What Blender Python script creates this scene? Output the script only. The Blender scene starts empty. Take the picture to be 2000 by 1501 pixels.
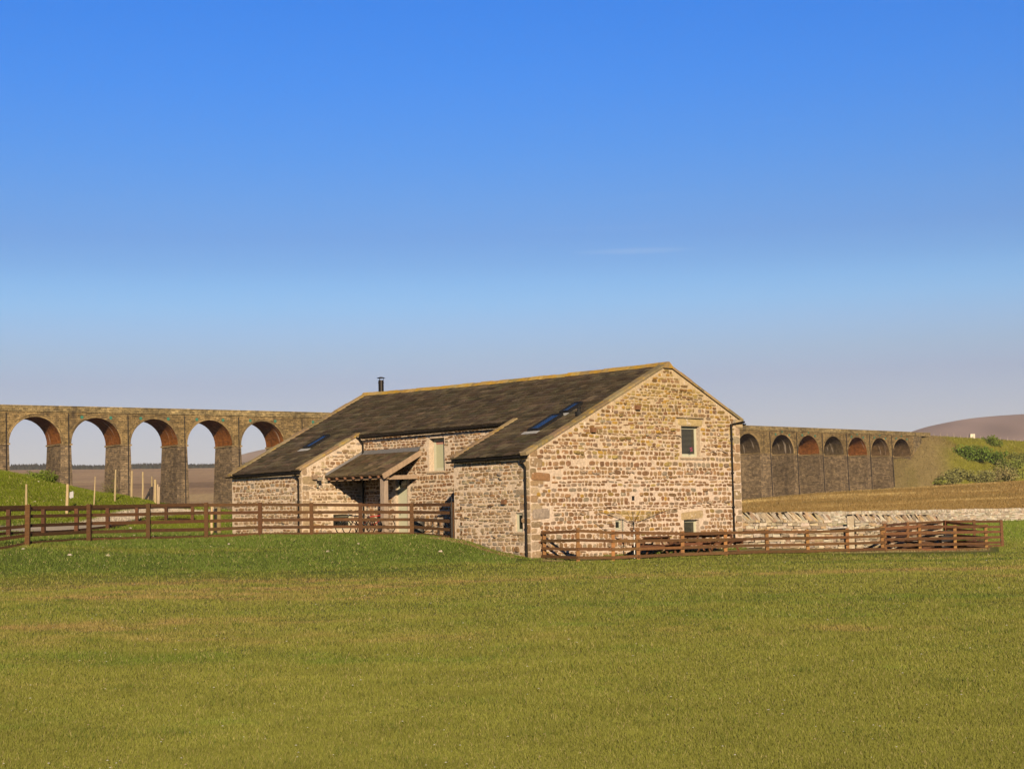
import bpy, math, random
import numpy as np
from mathutils import Vector, Matrix, noise as mnoise
random.seed(7); rng = np.random.default_rng(7)
sc = bpy.context.scene
C = bpy.context.scene.collection
# ------------------------------------------------------------------ camera (eye at the origin, Y forward)
FPX, PITCH, ROLL = 3200.0, math.radians(4.547), math.radians(1.15)
cr, sr, cp, sp = math.cos(ROLL), math.sin(ROLL), math.cos(PITCH), math.sin(PITCH)
fwd = Vector((0, cp, sp)); R0 = Vector((1, 0, 0)); U0 = Vector((0, -sp, cp))
Rc = cr*R0 - sr*U0; Uc = sr*R0 + cr*U0
cam = bpy.data.cameras.new('camera'); cam_o = bpy.data.objects.new('camera', cam); C.objects.link(cam_o)
cam_o.matrix_world = Matrix(((Rc.x, Uc.x, -fwd.x, 0), (Rc.y, Uc.y, -fwd.y, 0), (Rc.z, Uc.z, -fwd.z, 0), (0, 0, 0, 1)))
cam.sensor_width = 36; cam.lens = 36*FPX/2000; cam.clip_start = 0.1; cam.clip_end = 40000
sc.camera = cam_o
def ray(x, y):                      # photograph pixel -> direction with Y = 1
    a, b = x-1000, y-750.5
    d = fwd*FPX + Rc*a - Uc*b
    return d/d.y
def at(x, y, Y): return ray(x, y)*Y
def yh(x): return 1005 - .02007*(x-1000)
# ------------------------------------------------------------------ sky, sun, exposure
SUN_EL, SUN_AZ = math.radians(19), math.radians(7)      # sun stands behind the camera, a little to the right
sdir = Vector((math.sin(SUN_AZ)*math.cos(SUN_EL), -math.cos(SUN_AZ)*math.cos(SUN_EL), math.sin(SUN_EL)))
W = bpy.data.worlds.new('World'); sc.world = W; W.use_nodes = True
nt = W.node_tree; nt.nodes.clear()
def wn(t, **k):
    n = nt.nodes.new(t)
    for a, b in k.items(): setattr(n, a, b)
    return n
sky = wn('ShaderNodeTexSky', sky_type='NISHITA', sun_disc=False)
sky.sun_elevation = SUN_EL; sky.sun_rotation = math.pi - SUN_AZ; sky.altitude = 300; sky.air_density = 1.0; sky.dust_density = 0.0; sky.ozone_density = 2.5
bg = wn('ShaderNodeBackground'); bg.inputs[1].default_value = 0.056
out = wn('ShaderNodeOutputWorld')
tc = wn('ShaderNodeTexCoord'); sep = wn('ShaderNodeSeparateXYZ'); nt.links.new(tc.outputs['Generated'], sep.inputs[0])
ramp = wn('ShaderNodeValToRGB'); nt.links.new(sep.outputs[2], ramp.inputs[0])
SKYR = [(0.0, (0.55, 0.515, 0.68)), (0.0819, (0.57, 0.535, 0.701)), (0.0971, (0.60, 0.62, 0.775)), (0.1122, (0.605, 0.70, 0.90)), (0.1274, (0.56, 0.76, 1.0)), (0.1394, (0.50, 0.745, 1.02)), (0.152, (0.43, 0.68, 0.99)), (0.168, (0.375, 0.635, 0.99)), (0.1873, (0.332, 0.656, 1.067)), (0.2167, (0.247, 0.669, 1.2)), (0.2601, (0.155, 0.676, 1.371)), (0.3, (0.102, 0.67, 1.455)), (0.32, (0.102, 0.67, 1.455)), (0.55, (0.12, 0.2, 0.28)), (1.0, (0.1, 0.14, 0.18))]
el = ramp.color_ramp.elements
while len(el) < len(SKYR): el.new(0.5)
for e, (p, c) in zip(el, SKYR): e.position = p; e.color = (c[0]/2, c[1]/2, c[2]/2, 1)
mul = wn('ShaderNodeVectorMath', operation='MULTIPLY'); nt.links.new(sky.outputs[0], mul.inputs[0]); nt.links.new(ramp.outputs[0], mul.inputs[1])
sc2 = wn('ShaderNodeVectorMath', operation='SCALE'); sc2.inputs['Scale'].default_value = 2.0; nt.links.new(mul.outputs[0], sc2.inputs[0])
# faint streaks of high cirrus
mp = wn('ShaderNodeMapping'); mp.inputs['Scale'].default_value = (3.0, 3.0, 60.0); nt.links.new(tc.outputs['Generated'], mp.inputs[0])
nz = wn('ShaderNodeTexNoise'); nz.inputs['Scale'].default_value = 1.4; nz.inputs['Detail'].default_value = 5; nt.links.new(mp.outputs[0], nz.inputs[0])
cl = wn('ShaderNodeMapRange'); cl.inputs[1].default_value = .66; cl.inputs[2].default_value = .85; cl.inputs[4].default_value = .04; nt.links.new(nz.outputs[0], cl.inputs[0])
mixc = wn('ShaderNodeMixRGB'); mixc.inputs[2].default_value = (6.5, 7.2, 8.2, 1)
d_ = ray(1238, 490).normalized()
def wm(op, a, b_):
    m_ = wn('ShaderNodeMath', operation=op)
    for i_, v_ in enumerate((a, b_)):
        if isinstance(v_, (int, float)): m_.inputs[i_].default_value = v_
        elif v_ is not None: nt.links.new(v_, m_.inputs[i_])
    return m_.outputs[0]
ax_ = wm('DIVIDE', wm('SUBTRACT', sep.outputs[0], d_.x), .040)
bz_ = wm('DIVIDE', wm('SUBTRACT', sep.outputs[2], d_.z), .0022)
e_ = wm('MAXIMUM', wm('SUBTRACT', 1.0, wm('ADD', wm('MULTIPLY', ax_, ax_), wm('MULTIPLY', bz_, bz_))), 0.0)
st_ = wm('MULTIPLY', wm('MULTIPLY', e_, nz.outputs[0]), .22)
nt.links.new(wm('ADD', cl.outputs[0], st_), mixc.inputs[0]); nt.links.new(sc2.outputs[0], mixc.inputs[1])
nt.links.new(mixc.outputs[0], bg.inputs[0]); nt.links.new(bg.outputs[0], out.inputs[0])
sun = bpy.data.lights.new('sun', 'SUN'); sun.energy = 5.0; sun.angle = math.radians(.5); sun.color = (1.0, .79, .53)
sun_o = bpy.data.objects.new('sun', sun); C.objects.link(sun_o)
sun_o.rotation_euler = (-sdir).to_track_quat('-Z', 'Y').to_euler()
sc.view_settings.view_transform = 'Standard'; sc.view_settings.look = 'None'; sc.view_settings.gamma = 1; sc.view_settings.use_curve_mapping = False
sc.view_settings.exposure = 0.84
sc.render.engine = 'CYCLES'; sc.cycles.max_bounces = 5; sc.cycles.diffuse_bounces = 1; sc.cycles.volume_bounces = 1

# ------------------------------------------------------------------ materials
def S(c): return tuple(((x/255+.055)/1.055)**2.4 if x/255 > .04045 else x/255/12.92 for x in c)
GA = .60      # overall albedo level, set together with the exposure
def mat(name, col=(.5, .5, .5), rough=.85, attr=True, noise_scale=8.0, amt=.35, bump=.0, bump_scale=30, stretch=(1, 1, 1), spec=.25, metal=0.0, second=None, second_scale=1.5, second_lo=.5, second_hi=.7):
    m = bpy.data.materials.new(name); m.use_nodes = True; n = m.node_tree.nodes; l = m.node_tree.links
    b = n['Principled BSDF']; b.inputs['Roughness'].default_value = rough; b.inputs['Specular IOR Level'].default_value = spec; b.inputs['Metallic'].default_value = metal
    t = n.new('ShaderNodeTexCoord'); mpn = n.new('ShaderNodeMapping'); mpn.inputs['Scale'].default_value = stretch; l.new(t.outputs['Object'], mpn.inputs[0])
    if attr:
        a = n.new('ShaderNodeAttribute'); a.attribute_name = 'Col'; base = a.outputs['Color']
    else:
        a = n.new('ShaderNodeRGB'); a.outputs[0].default_value = (*col, 1); base = a.outputs[0]
    if second:
        s = n.new('ShaderNodeTexNoise'); s.inputs['Scale'].default_value = second_scale; s.inputs['Detail'].default_value = 6; s.inputs['Roughness'].default_value = .65; l.new(mpn.outputs[0], s.inputs[0])
        r = n.new('ShaderNodeMapRange'); r.inputs[1].default_value = second_lo; r.inputs[2].default_value = second_hi; l.new(s.outputs[0], r.inputs[0])
        mx = n.new('ShaderNodeMixRGB'); mx.inputs[2].default_value = (*second, 1); l.new(r.outputs[0], mx.inputs[0]); l.new(base, mx.inputs[1]); base = mx.outputs[0]
    z = n.new('ShaderNodeTexNoise'); z.inputs['Scale'].default_value = noise_scale; z.inputs['Detail'].default_value = 6; z.inputs['Roughness'].default_value = .7; l.new(mpn.outputs[0], z.inputs[0])
    mr = n.new('ShaderNodeMapRange'); mr.inputs[1].default_value = .25; mr.inputs[2].default_value = .75; mr.inputs[3].default_value = (1-amt)*GA; mr.inputs[4].default_value = (1+amt)*GA; l.new(z.outputs[0], mr.inputs[0])
    v = n.new('ShaderNodeVectorMath'); v.operation = 'SCALE'; l.new(base, v.inputs[0]); l.new(mr.outputs[0], v.inputs['Scale']); l.new(v.outputs[0], b.inputs['Base Color'])
    if bump:
        z2 = n.new('ShaderNodeTexNoise'); z2.inputs['Scale'].default_value = bump_scale; z2.inputs['Detail'].default_value = 5; l.new(mpn.outputs[0], z2.inputs[0])
        bn = n.new('ShaderNodeBump'); bn.inputs['Strength'].default_value = bump; bn.inputs['Distance'].default_value = .05; l.new(z2.outputs[0], bn.inputs['Height']); l.new(bn.outputs[0], b.inputs['Normal'])
    return m
M = {}
M['stone'] = mat('rubble_stone', amt=.38, noise_scale=9, bump=.5, bump_scale=22, second=(.78, .66, .54), second_scale=4, second_lo=.60, second_hi=.67)
M['dry'] = mat('dry_stone', amt=.35, noise_scale=7, bump=.5, bump_scale=18, second=(.62, .58, .50), second_scale=6, second_lo=.58, second_hi=.66)
M['slate'] = mat('stone_slate', amt=.4, noise_scale=6, bump=.4, bump_scale=25, rough=.95, spec=.08, second=(.17, .135, .075), second_scale=5, second_lo=.62, second_hi=.75)
M['coping'] = mat('coping_stone', amt=.28, noise_scale=5, bump=.4, bump_scale=18, second=(.42, .28, .06), second_scale=2.5, second_lo=.52, second_hi=.66)
M['ridge'] = mat('lichen_ridge_stone', amt=.3, noise_scale=6, bump=.4, bump_scale=18, second=(.52, .31, .03), second_scale=2.2, second_lo=.40, second_hi=.6)
M['wood'] = mat('stained_wood', amt=.45, noise_scale=6, stretch=(1, 1, 4), bump=.3, bump_scale=40)
M['oak'] = mat('weathered_oak', amt=.3, noise_scale=5, stretch=(2, 2, .6), bump=.3, bump_scale=30)
M['paint'] = mat('sage_cream_paint', amt=.06, rough=.5, noise_scale=5)
M['black'] = mat('black_gutter_plastic', amt=.2, rough=.55, spec=.12)
M['metal'] = mat('grey_metal', amt=.15, rough=.4, metal=.6)
M['plain'] = mat('plain', amt=.15)
M['lead'] = mat('lead_sheet', amt=.25, noise_scale=8, rough=.55)
M['leaf'] = mat('leaf', amt=.3, noise_scale=3)
M['grass'] = mat('grass_blades', amt=.12, noise_scale=.6, rough=.7, spec=.15)
gm = bpy.data.materials.new('glass_pane'); gm.use_nodes = True
b = gm.node_tree.nodes['Principled BSDF']; b.inputs['Base Color'].default_value = (.012, .014, .012, 1); b.inputs['Roughness'].default_value = .06; b.inputs['Specular IOR Level'].default_value = .6
M['glass'] = gm
gm = bpy.data.materials.new('skylight_glass'); gm.use_nodes = True
b = gm.node_tree.nodes['Principled BSDF']; b.inputs['Base Color'].default_value = (.014, .036, .10, 1); b.inputs['Roughness'].default_value = .12; b.inputs['Specular IOR Level'].default_value = .5
M['skyglass'] = gm

def brick_mat(name, c1, c2, mortar, bw, bh, msize, attr=False, streak=None):
    """coursed blocks from UV (metres) plus stains"""
    m = bpy.data.materials.new(name); m.use_nodes = True; n = m.node_tree.nodes; l = m.node_tree.links
    b = n['Principled BSDF']; b.inputs['Roughness'].default_value = .9; b.inputs['Specular IOR Level'].default_value = .1
    uv = n.new('ShaderNodeUVMap'); uv.uv_map = 'UVMap'
    wz = n.new('ShaderNodeTexNoise'); wz.inputs['Scale'].default_value = 1.2; l.new(uv.outputs[0], wz.inputs[0])
    wadd = n.new('ShaderNodeVectorMath'); wadd.operation = 'MULTIPLY_ADD'; wadd.inputs[1].default_value = (.25, .25, 0); l.new(wz.outputs['Color'], wadd.inputs[0]); l.new(uv.outputs[0], wadd.inputs[2])
    br = n.new('ShaderNodeTexBrick'); br.inputs['Scale'].default_value = 1; br.inputs['Brick Width'].default_value = bw; br.inputs['Row Height'].default_value = bh; br.inputs['Mortar Size'].default_value = msize; br.inputs['Mortar Smooth'].default_value = .3
    br.inputs['Color1'].default_value = (*c1, 1); br.inputs['Color2'].default_value = (*c2, 1); br.inputs['Mortar'].default_value = (*mortar, 1); br.squash = 1.4; br.squash_frequency = 3
    l.new(wadd.outputs[0], br.inputs[0])
    col = br.outputs['Color']
    if attr:
        at_ = n.new('ShaderNodeAttribute'); at_.attribute_name = 'Col'
        mm = n.new('ShaderNodeMixRGB'); mm.blend_type = 'MULTIPLY'; mm.inputs[0].default_value = 1; l.new(col, mm.inputs[1]); l.new(at_.outputs['Color'], mm.inputs[2]); col = mm.outputs[0]
    for (scl, lo, hi, amt_lo, amt_hi) in ((.09, .3, .7, .72, 1.25), (.8, .3, .7, .6, 1.4), (3.0, .3, .7, .65, 1.35)):
        z = n.new('ShaderNodeTexNoise'); z.inputs['Scale'].default_value = scl; z.inputs['Detail'].default_value = 4; l.new(uv.outputs[0], z.inputs[0])
        mr = n.new('ShaderNodeMapRange'); mr.inputs[1].default_value = lo; mr.inputs[2].default_value = hi; mr.inputs[3].default_value = amt_lo; mr.inputs[4].default_value = amt_hi; l.new(z.outputs[0], mr.inputs[0])
        v = n.new('ShaderNodeVectorMath'); v.operation = 'SCALE'; l.new(col, v.inputs[0]); l.new(mr.outputs[0], v.inputs['Scale']); col = v.outputs[0]
    if streak:
        mp_ = n.new('ShaderNodeMapping'); mp_.inputs['Scale'].default_value = streak[1]; l.new(uv.outputs[0], mp_.inputs[0])
        z = n.new('ShaderNodeTexNoise'); z.inputs['Scale'].default_value = 1; z.inputs['Detail'].default_value = 4; l.new(mp_.outputs[0], z.inputs[0])
        mr = n.new('ShaderNodeMapRange'); mr.inputs[1].default_value = streak[2]; mr.inputs[2].default_value = streak[3]; mr.inputs[4].default_value = streak[4]; l.new(z.outputs[0], mr.inputs[0])
        mx = n.new('ShaderNodeMixRGB'); mx.inputs[2].default_value = (*streak[0], 1); l.new(mr.outputs[0], mx.inputs[0]); l.new(col, mx.inputs[1]); col = mx.outputs[0]
    gv = n.new('ShaderNodeVectorMath'); gv.operation = 'SCALE'; gv.inputs['Scale'].default_value = GA; l.new(col, gv.inputs[0]); l.new(gv.outputs[0], b.inputs['Base Color'])
    bn = n.new('ShaderNodeBump'); bn.inputs['Strength'].default_value = .7; bn.inputs['Distance'].default_value = .12; l.new(br.outputs['Fac'], bn.inputs['Height']); bn.invert = True; l.new(bn.outputs[0], b.inputs['Normal'])
    return m
M['viaduct'] = brick_mat('limestone_blocks', (.32, .245, .14), (.17, .135, .085), (.13, .10, .06), 1.1, .45, .035, attr=True, streak=((.05, .04, .035), (.5, .05, 1), .55, .75, .6))
M['soffit'] = brick_mat('orange_brick_vault', (.33, .125, .028), (.25, .09, .02), (.16, .075, .03), .5, .16, .012, attr=True, streak=((.7, .6, .5), (.9, .12, 1), .60, .70, .55))

# ------------------------------------------------------------------ mesh builder
class MB:
    def __init__(s): s.v = []; s.f = []; s.c = []; s.uv = []
    def add(s, vs, fs, col=(.5, .5, .5), uvs=None):
        o = len(s.v); s.v += [tuple(p) for p in vs]; s.f += [tuple(i+o for i in f) for f in fs]
        s.c += [tuple(col)]*len(vs); s.uv += (uvs if uvs else [(0, 0)]*len(vs))
    def box(s, o, ax, ay, az, col=(.5, .5, .5), j=0.0):
        o, ax, ay, az = Vector(o), Vector(ax), Vector(ay), Vector(az)
        vs = []
        for k in (0, 1):
            for (a, b_) in ((0, 0), (1, 0), (1, 1), (0, 1)):
                p = o+ax*a+ay*b_+az*k
                if j: p = p+Vector((random.uniform(-j, j), random.uniform(-j, j), random.uniform(-j, j)))
                vs.append(p)
        f = [(3, 2, 1, 0), (4, 5, 6, 7), (0, 1, 5, 4), (1, 2, 6, 5), (2, 3, 7, 6), (3, 0, 4, 7)]
        if ax.cross(ay).dot(az) < 0: f = [q[::-1] for q in f]
        s.add(vs, f, col)
    def bar(s, p, q, w, h, col=(.5, .5, .5), up=(0, 0, 1), j=0.0):   # rectangular bar from p to q
        p, q = Vector(p), Vector(q); d = (q-p); u = Vector(up); x = d.cross(u)
        if x.length < 1e-6: x = d.cross(Vector((0, 1, 0)))
        x.normalize(); u = x.cross(d).normalized()
        s.box(p-x*w/2-u*h/2, x*w, u*h, d, col, j)
    def tube(s, pts, r, col=(.5, .5, .5), n=8, cap=True):
        pts = [Vector(p) for p in pts]; rs = r if isinstance(r, (list, tuple)) else [r]*len(pts)
        vs = []; fs = []
        for i, p in enumerate(pts):
            d = (pts[min(i+1, len(pts)-1)]-pts[max(i-1, 0)]).normalized()
            a = d.cross(Vector((0, 0, 1)));
            if a.length < .1: a = d.cross(Vector((0, 1, 0)))
            a.normalize(); b_ = d.cross(a)
            for k in range(n):
                t = 2*math.pi*k/n; vs.append(p+(a*math.cos(t)+b_*math.sin(t))*rs[i])
        for i in range(len(pts)-1):
            for k in range(n):
                fs.append((i*n+k, i*n+(k+1) % n, (i+1)*n+(k+1) % n, (i+1)*n+k))
        if cap: fs.append(tuple(range(n))[::-1]); fs.append(tuple((len(pts)-1)*n+k for k in range(n)))
        s.add(vs, fs, col)
    def build(s, name, m, parent=None, smooth=False, loc=None):
        me = bpy.data.meshes.new(name)
        off = Vector(loc) if loc is not None else (Vector(parent['_o']) if parent is not None else Vector((0, 0, 0)))
        me.from_pydata([(p[0]-off.x, p[1]-off.y, p[2]-off.z) for p in s.v], [], s.f)
        at_ = me.color_attributes.new('Col', 'FLOAT_COLOR', 'POINT')
        at_.data.foreach_set('color', np.array([(*c, 1.0) for c in s.c], dtype=np.float32).ravel())
        if any(u != (0, 0) for u in s.uv[:50]):
            ul = me.uv_layers.new(name='UVMap'); idx = np.zeros(len(me.loops), dtype=np.int32); me.loops.foreach_get('vertex_index', idx)
            ul.data.foreach_set('uv', np.array(s.uv, dtype=np.float32)[idx].ravel())
        me.materials.append(m); me.update()
        if smooth: me.polygons.foreach_set('use_smooth', [True]*len(me.polygons))
        o = bpy.data.objects.new(name, me); C.objects.link(o)
        if parent is not None: o.parent = parent; o['_o'] = list(off)
        else: o.location = off; o['_o'] = list(off)
        return o
def thing(name, label, cat, loc, group=None):
    o = bpy.data.objects.new(name, None); C.objects.link(o); o.location = loc; o['_o'] = list(loc); o.empty_display_size = .3
    return tag(o, label, cat, group)
def tag(o, label=None, cat=None, group=None, kind=None):
    if label: o['label'] = label
    if cat: o['category'] = cat
    if group: o['group'] = group
    if kind: o['kind'] = kind
    return o
def jc(c, a=.15):
    k = 1+random.uniform(-a, a); return tuple(max(0.005, x*k*(1+random.uniform(-a*.25, a*.25))) for x in c)
def np_mesh(name, V, F, col, m, parent=None):
    """triangles or quads from numpy arrays"""
    me = bpy.data.meshes.new(name); nf, k = F.shape
    me.vertices.add(len(V)); me.vertices.foreach_set('co', V.astype(np.float32).ravel())
    me.loops.add(nf*k); me.loops.foreach_set('vertex_index', F.astype(np.int32).ravel())
    me.polygons.add(nf); me.polygons.foreach_set('loop_start', np.arange(nf, dtype=np.int32)*k)
    try: me.polygons.foreach_set('loop_total', np.full(nf, k, dtype=np.int32))
    except Exception: pass
    a = me.color_attributes.new('Col', 'FLOAT_COLOR', 'POINT')
    a.data.foreach_set('color', np.concatenate([col, np.ones((len(V), 1))], 1).astype(np.float32).ravel())
    me.materials.append(m); me.update(calc_edges=True)
    o = bpy.data.objects.new(name, me); C.objects.link(o)
    if parent is not None: o.parent = parent
    return o

# ------------------------------------------------------------------ barn frame
TH = math.radians(43.086); dR = Vector((math.cos(TH), math.sin(TH), 0)); dL = Vector((-math.sin(TH), math.cos(TH), 0))
BA = Vector((.586, 60, 0)); WR, UR, UM, LB, V1, V2 = 12.136, 7.686, 3.265, 19.528, 14.168, 4.237
def BP(u, v, z=0): return BA+dR*u+dL*v+Vector((0, 0, z))
def zeave(v): return 2.27-.17*v/LB
def zridge(v): return 5.866+.10*v/LB-.05*math.sin(math.pi*v/LB)
def zroof(u, v):
    if u <= UR: return zeave(v)+(zridge(v)-zeave(v))*u/UR
    return zridge(v)-(zridge(v)-zeave(v))*(u-UR)/UR
def on_plane(x, y, O, n):
    d = ray(x, y); t = O.dot(n)/d.dot(n); return d*t
def uv_of(P):
    q = P-BA; return q.dot(dR), q.dot(dL), P.z
def on_u(x, y, u): a = uv_of(on_plane(x, y, BP(u, 0), dR)); return a[1], a[2]      # -> v, z
def on_v(x, y, v): a = uv_of(on_plane(x, y, BP(0, v), dL)); return a[0], a[2]      # -> u, z
def on_roof(x, y):
    d = ray(x, y); t = 60
    for _ in range(60):
        u, v, z = uv_of(d*t); t += (z-zroof(u, v))*-.9 if False else 0
        # solve by secant on height difference
        e = z-zroof(u, v); u2, v2, z2 = uv_of(d*(t+.1)); e2 = z2-zroof(u2, v2); t -= e*.1/(e2-e)
    return uv_of(d*t)[:2]

# ------------------------------------------------------------------ terrain
def tps(ctrl):
    c = np.array(ctrl, float); X = np.stack([c[:, 0]/300, np.log(c[:, 1])*5], 1); z = c[:, 2]; n = len(X)
    def U(a, b_):
        d2 = ((a[:, None, :]-b_[None])**2).sum(-1); return np.where(d2 > 1e-12, d2*np.log(d2+1e-12), 0)*.5
    K = U(X, X)+np.eye(n)*.02; Pm = np.concatenate([np.ones((n, 1)), X], 1)
    A = np.block([[K, Pm], [Pm.T, np.zeros((3, 3))]]); w = np.linalg.solve(A, np.concatenate([z, np.zeros(3)]))
    def ev(xi, Y):
        Q = np.stack([xi/300, np.log(Y)*5], 1); o = np.empty(len(Q))
        for i in range(0, len(Q), 20000):
            q = Q[i:i+20000]; o[i:i+20000] = U(q, X)@w[:n]+w[n]+q@w[n+1:]
        return o
    return ev
ctrl = []
for x in (-1200, -500, 200, 900, 1600, 2300, 3200):
    for Y in (3, 8, 16, 28, 40): ctrl.append((x, Y, -1.6))
ctrl += [(-1200, 48, -1.6), (-500, 48.5, -1.6), (0, 48.8, -1.6), (250, 48.4, -1.6), (500, 48.4, -1.6), (750, 50, -1.6), (960, 53.5, -1.6), (1050, 54, -1.65), (1300, 55, -1.69), (1600, 56, -1.73), (2000, 56, -1.75), (3200, 56, -1.75),
         (0, 52, -1.2), (300, 53.5, -1.2), (600, 55.5, -1.2), (800, 57, -1.25),
         (-1200, 57, -.75), (-400, 55.5, -.75), (57, 56.5, -.72), (177, 60.5, -.69), (292, 63, -.71), (405, 65, -.72), (510, 66.3, -.67), (610, 66.5, -.68), (705, 66.2, -.70), (805, 65.5, -.74), (870, 63.8, -.86), (897, 62.5, -.98),
         (930, 61.8, -1.15), (960, 61.2, -1.38), (1000, 60.2, -1.55), (1033, 59.8, -1.64), (930, 58.5, -1.45), (880, 60, -1.15),
         (1100, 61, -1.69), (1200, 62, -1.69), (1440, 68, -1.6), (1300, 66, -1.6), (1200, 70, -1.6), (1500, 62, -1.72), (1700, 65, -1.76), (1900, 67, -1.84), (2050, 70, -1.8), (2600, 70, -1.75), (3200, 80, -1.75),
         (1500, 90, -1.6), (1700, 100, -1.7), (2000, 100, -1.75), (2000, 140, -1.72), (2000, 190, -1.70), (1450, 150, -1.62), (1700, 165, -1.68), (2600, 150, -1.7), (3200, 150, -1.7), (2500, 195, -1.7),
         (455, 74, -.66), (585, 72, -.68), (720, 72, -.75), (800, 70, -.78), (870, 66, -.86), (600, 85, -.8), (900, 80, -1.0), (1100, 85, -1.3),
         (0, 66, -.35), (200, 68, -.45), (380, 74, -.4), (0, 72, -.05), (200, 75, .0), (330, 80, .05), (400, 90, .3), (450, 100, .55), (50, 75.5, .43), (130, 76.5, .42), (184, 79, .85), (225, 81, 1.10), (258, 84, 1.22), (279, 87, 1.18), (-300, 74, .6), (-1200, 74, .8),
         (-1200, 92, 3.4), (-500, 90, 3.4), (0, 89, 2.92), (55, 89, 2.55), (110, 89, 2.13), (200, 89, 1.5), (250, 89.5, 1.34), (300, 91, 1.04), (350, 92, .7),
         (-500, 130, 2.5), (0, 130, 1.6), (200, 130, .4), (400, 130, -.6), (700, 130, -1.5), (1000, 130, -1.7), (1200, 130, -1.7),
         (-1200, 200, 0), (-500, 200, -1.5), (0, 200, -3), (400, 200, -4), (800, 200, -4), (1200, 200, -2.5), (1443, 220, -1.2), (1600, 230, -.7), (1800, 230, -.3), (2000, 240, .2), (2500, 240, 1), (3200, 240, 1),
         (1443, 350, 1.6), (1610, 380, 3.4), (1745, 400, 4.1), (1870, 410, 4.9), (2000, 420, 5.6), (2500, 430, 8), (3200, 430, 8), (1200, 340, -1), (1443, 290, .1), (1700, 300, 1.1), (2000, 310, 2.0),
         (-500, 400, 0), (0, 400, -1), (500, 400, -2), (900, 420, -2), (1443, 500, 1.0), (1745, 550, 3.0), (2000, 600, 4), (2600, 600, 4), (3200, 600, 6), (1000, 600, 0), (400, 600, 2), (-500, 600, 4)]
fc = [(x, 400, z) for x, z in ((-1200, 1), (-500, 0), (0, -1), (500, -2), (1000, -2), (1443, 2), (2000, 5), (3200, 8))]
for x in (-1200, -500, 0, 250, 500, 800, 1200, 1600, 2000, 2600, 3200):
    fc += [(x, 560, 2.5), (x, 750, 8.5+.002*(x-300)), (x, 1500, 36), (x, 2300, 65)]
for x, y in ((-1200, 921), (-500, 920), (0, 918.5), (160, 917), (300, 916), (450, 914), (800, 912), (1400, 905), (2000, 900), (3200, 900)):
    fc.append((x, 3000, at(max(-600, min(2600, x)), y, 3000).z)); fc.append((x, 3500, at(max(-600, min(2600, x)), y, 3000).z+2)); fc.append((x, 7000, 60))
near_f, far_f = tps(ctrl), tps(fc)
def vnoise(X, Y, s, seed=0, n=5):       # cheap smooth noise as a sum of sines
    r = np.random.default_rng(seed); o = np.zeros_like(X)
    for _ in range(n*3):
        a = r.uniform(0, 2*math.pi); k = s*r.uniform(.6, 1.8); ph = r.uniform(0, 6.28)
        o += np.sin((X*math.cos(a)+Y*math.sin(a))*k+ph)
    return o/(n*1.7)
def hz(X, Y):
    X = np.atleast_1d(np.asarray(X, float)); Y = np.atleast_1d(np.asarray(Y, float))
    Yc = np.maximum(Y, 1.0); xi = np.clip(X/Yc*3200+1000, -1200, 3200)
    t = np.clip((Yc-430)/120, 0, 1); t = t*t*(3-2*t)
    z = near_f(xi, np.minimum(Yc, 620))*(1-t)+(far_f(xi, np.maximum(Yc, 380)) if t.max() > 0 else 0)*t
    z = z+vnoise(X, Y, 1.6, 1)*.012*np.clip((Yc-4)/10, 0, 1)+vnoise(X, Y, .45, 2)*.03*np.clip((Yc-12)/30, 0, 1)
    z = z+vnoise(X, Y, .06, 3)*.18*np.clip((Yc-200)/100, 0, 1)+vnoise(X, Y, .012, 4)*1.2*np.clip((Yc-700)/600, 0, 1)
    z = z+vnoise(X, Y, .5, 5)*.08*np.clip((Yc-74)/10, 0, 1)*(xi < 420)
    return z
def gz(X, Y): return float(hz(X, Y)[0])
def ss(a, lo, hi):
    t = np.clip((a-lo)/(hi-lo), 0, 1); return t*t*(3-2*t)
C_FIELD = np.array([.190, .200, .036]); C_FIELD2 = np.array([.27, .195, .068]); C_FIELD3 = np.array([.125, .165, .024])
C_BANK = np.array([.108, .152, .024]); C_KNOLL = np.array([.130, .165, .012])
C_MOOR = np.array([.46, .31, .17]); C_BROWN = np.array([.245, .160, .055]); C_TRACK = np.array([.50, .44, .36]); C_EARTH = np.array([.30, .18, .10])
track = [(-150, 69.5), (50, 70.5), (150, 72.5), (250, 77), (330, 84), (400, 92), (430, 104)]
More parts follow.
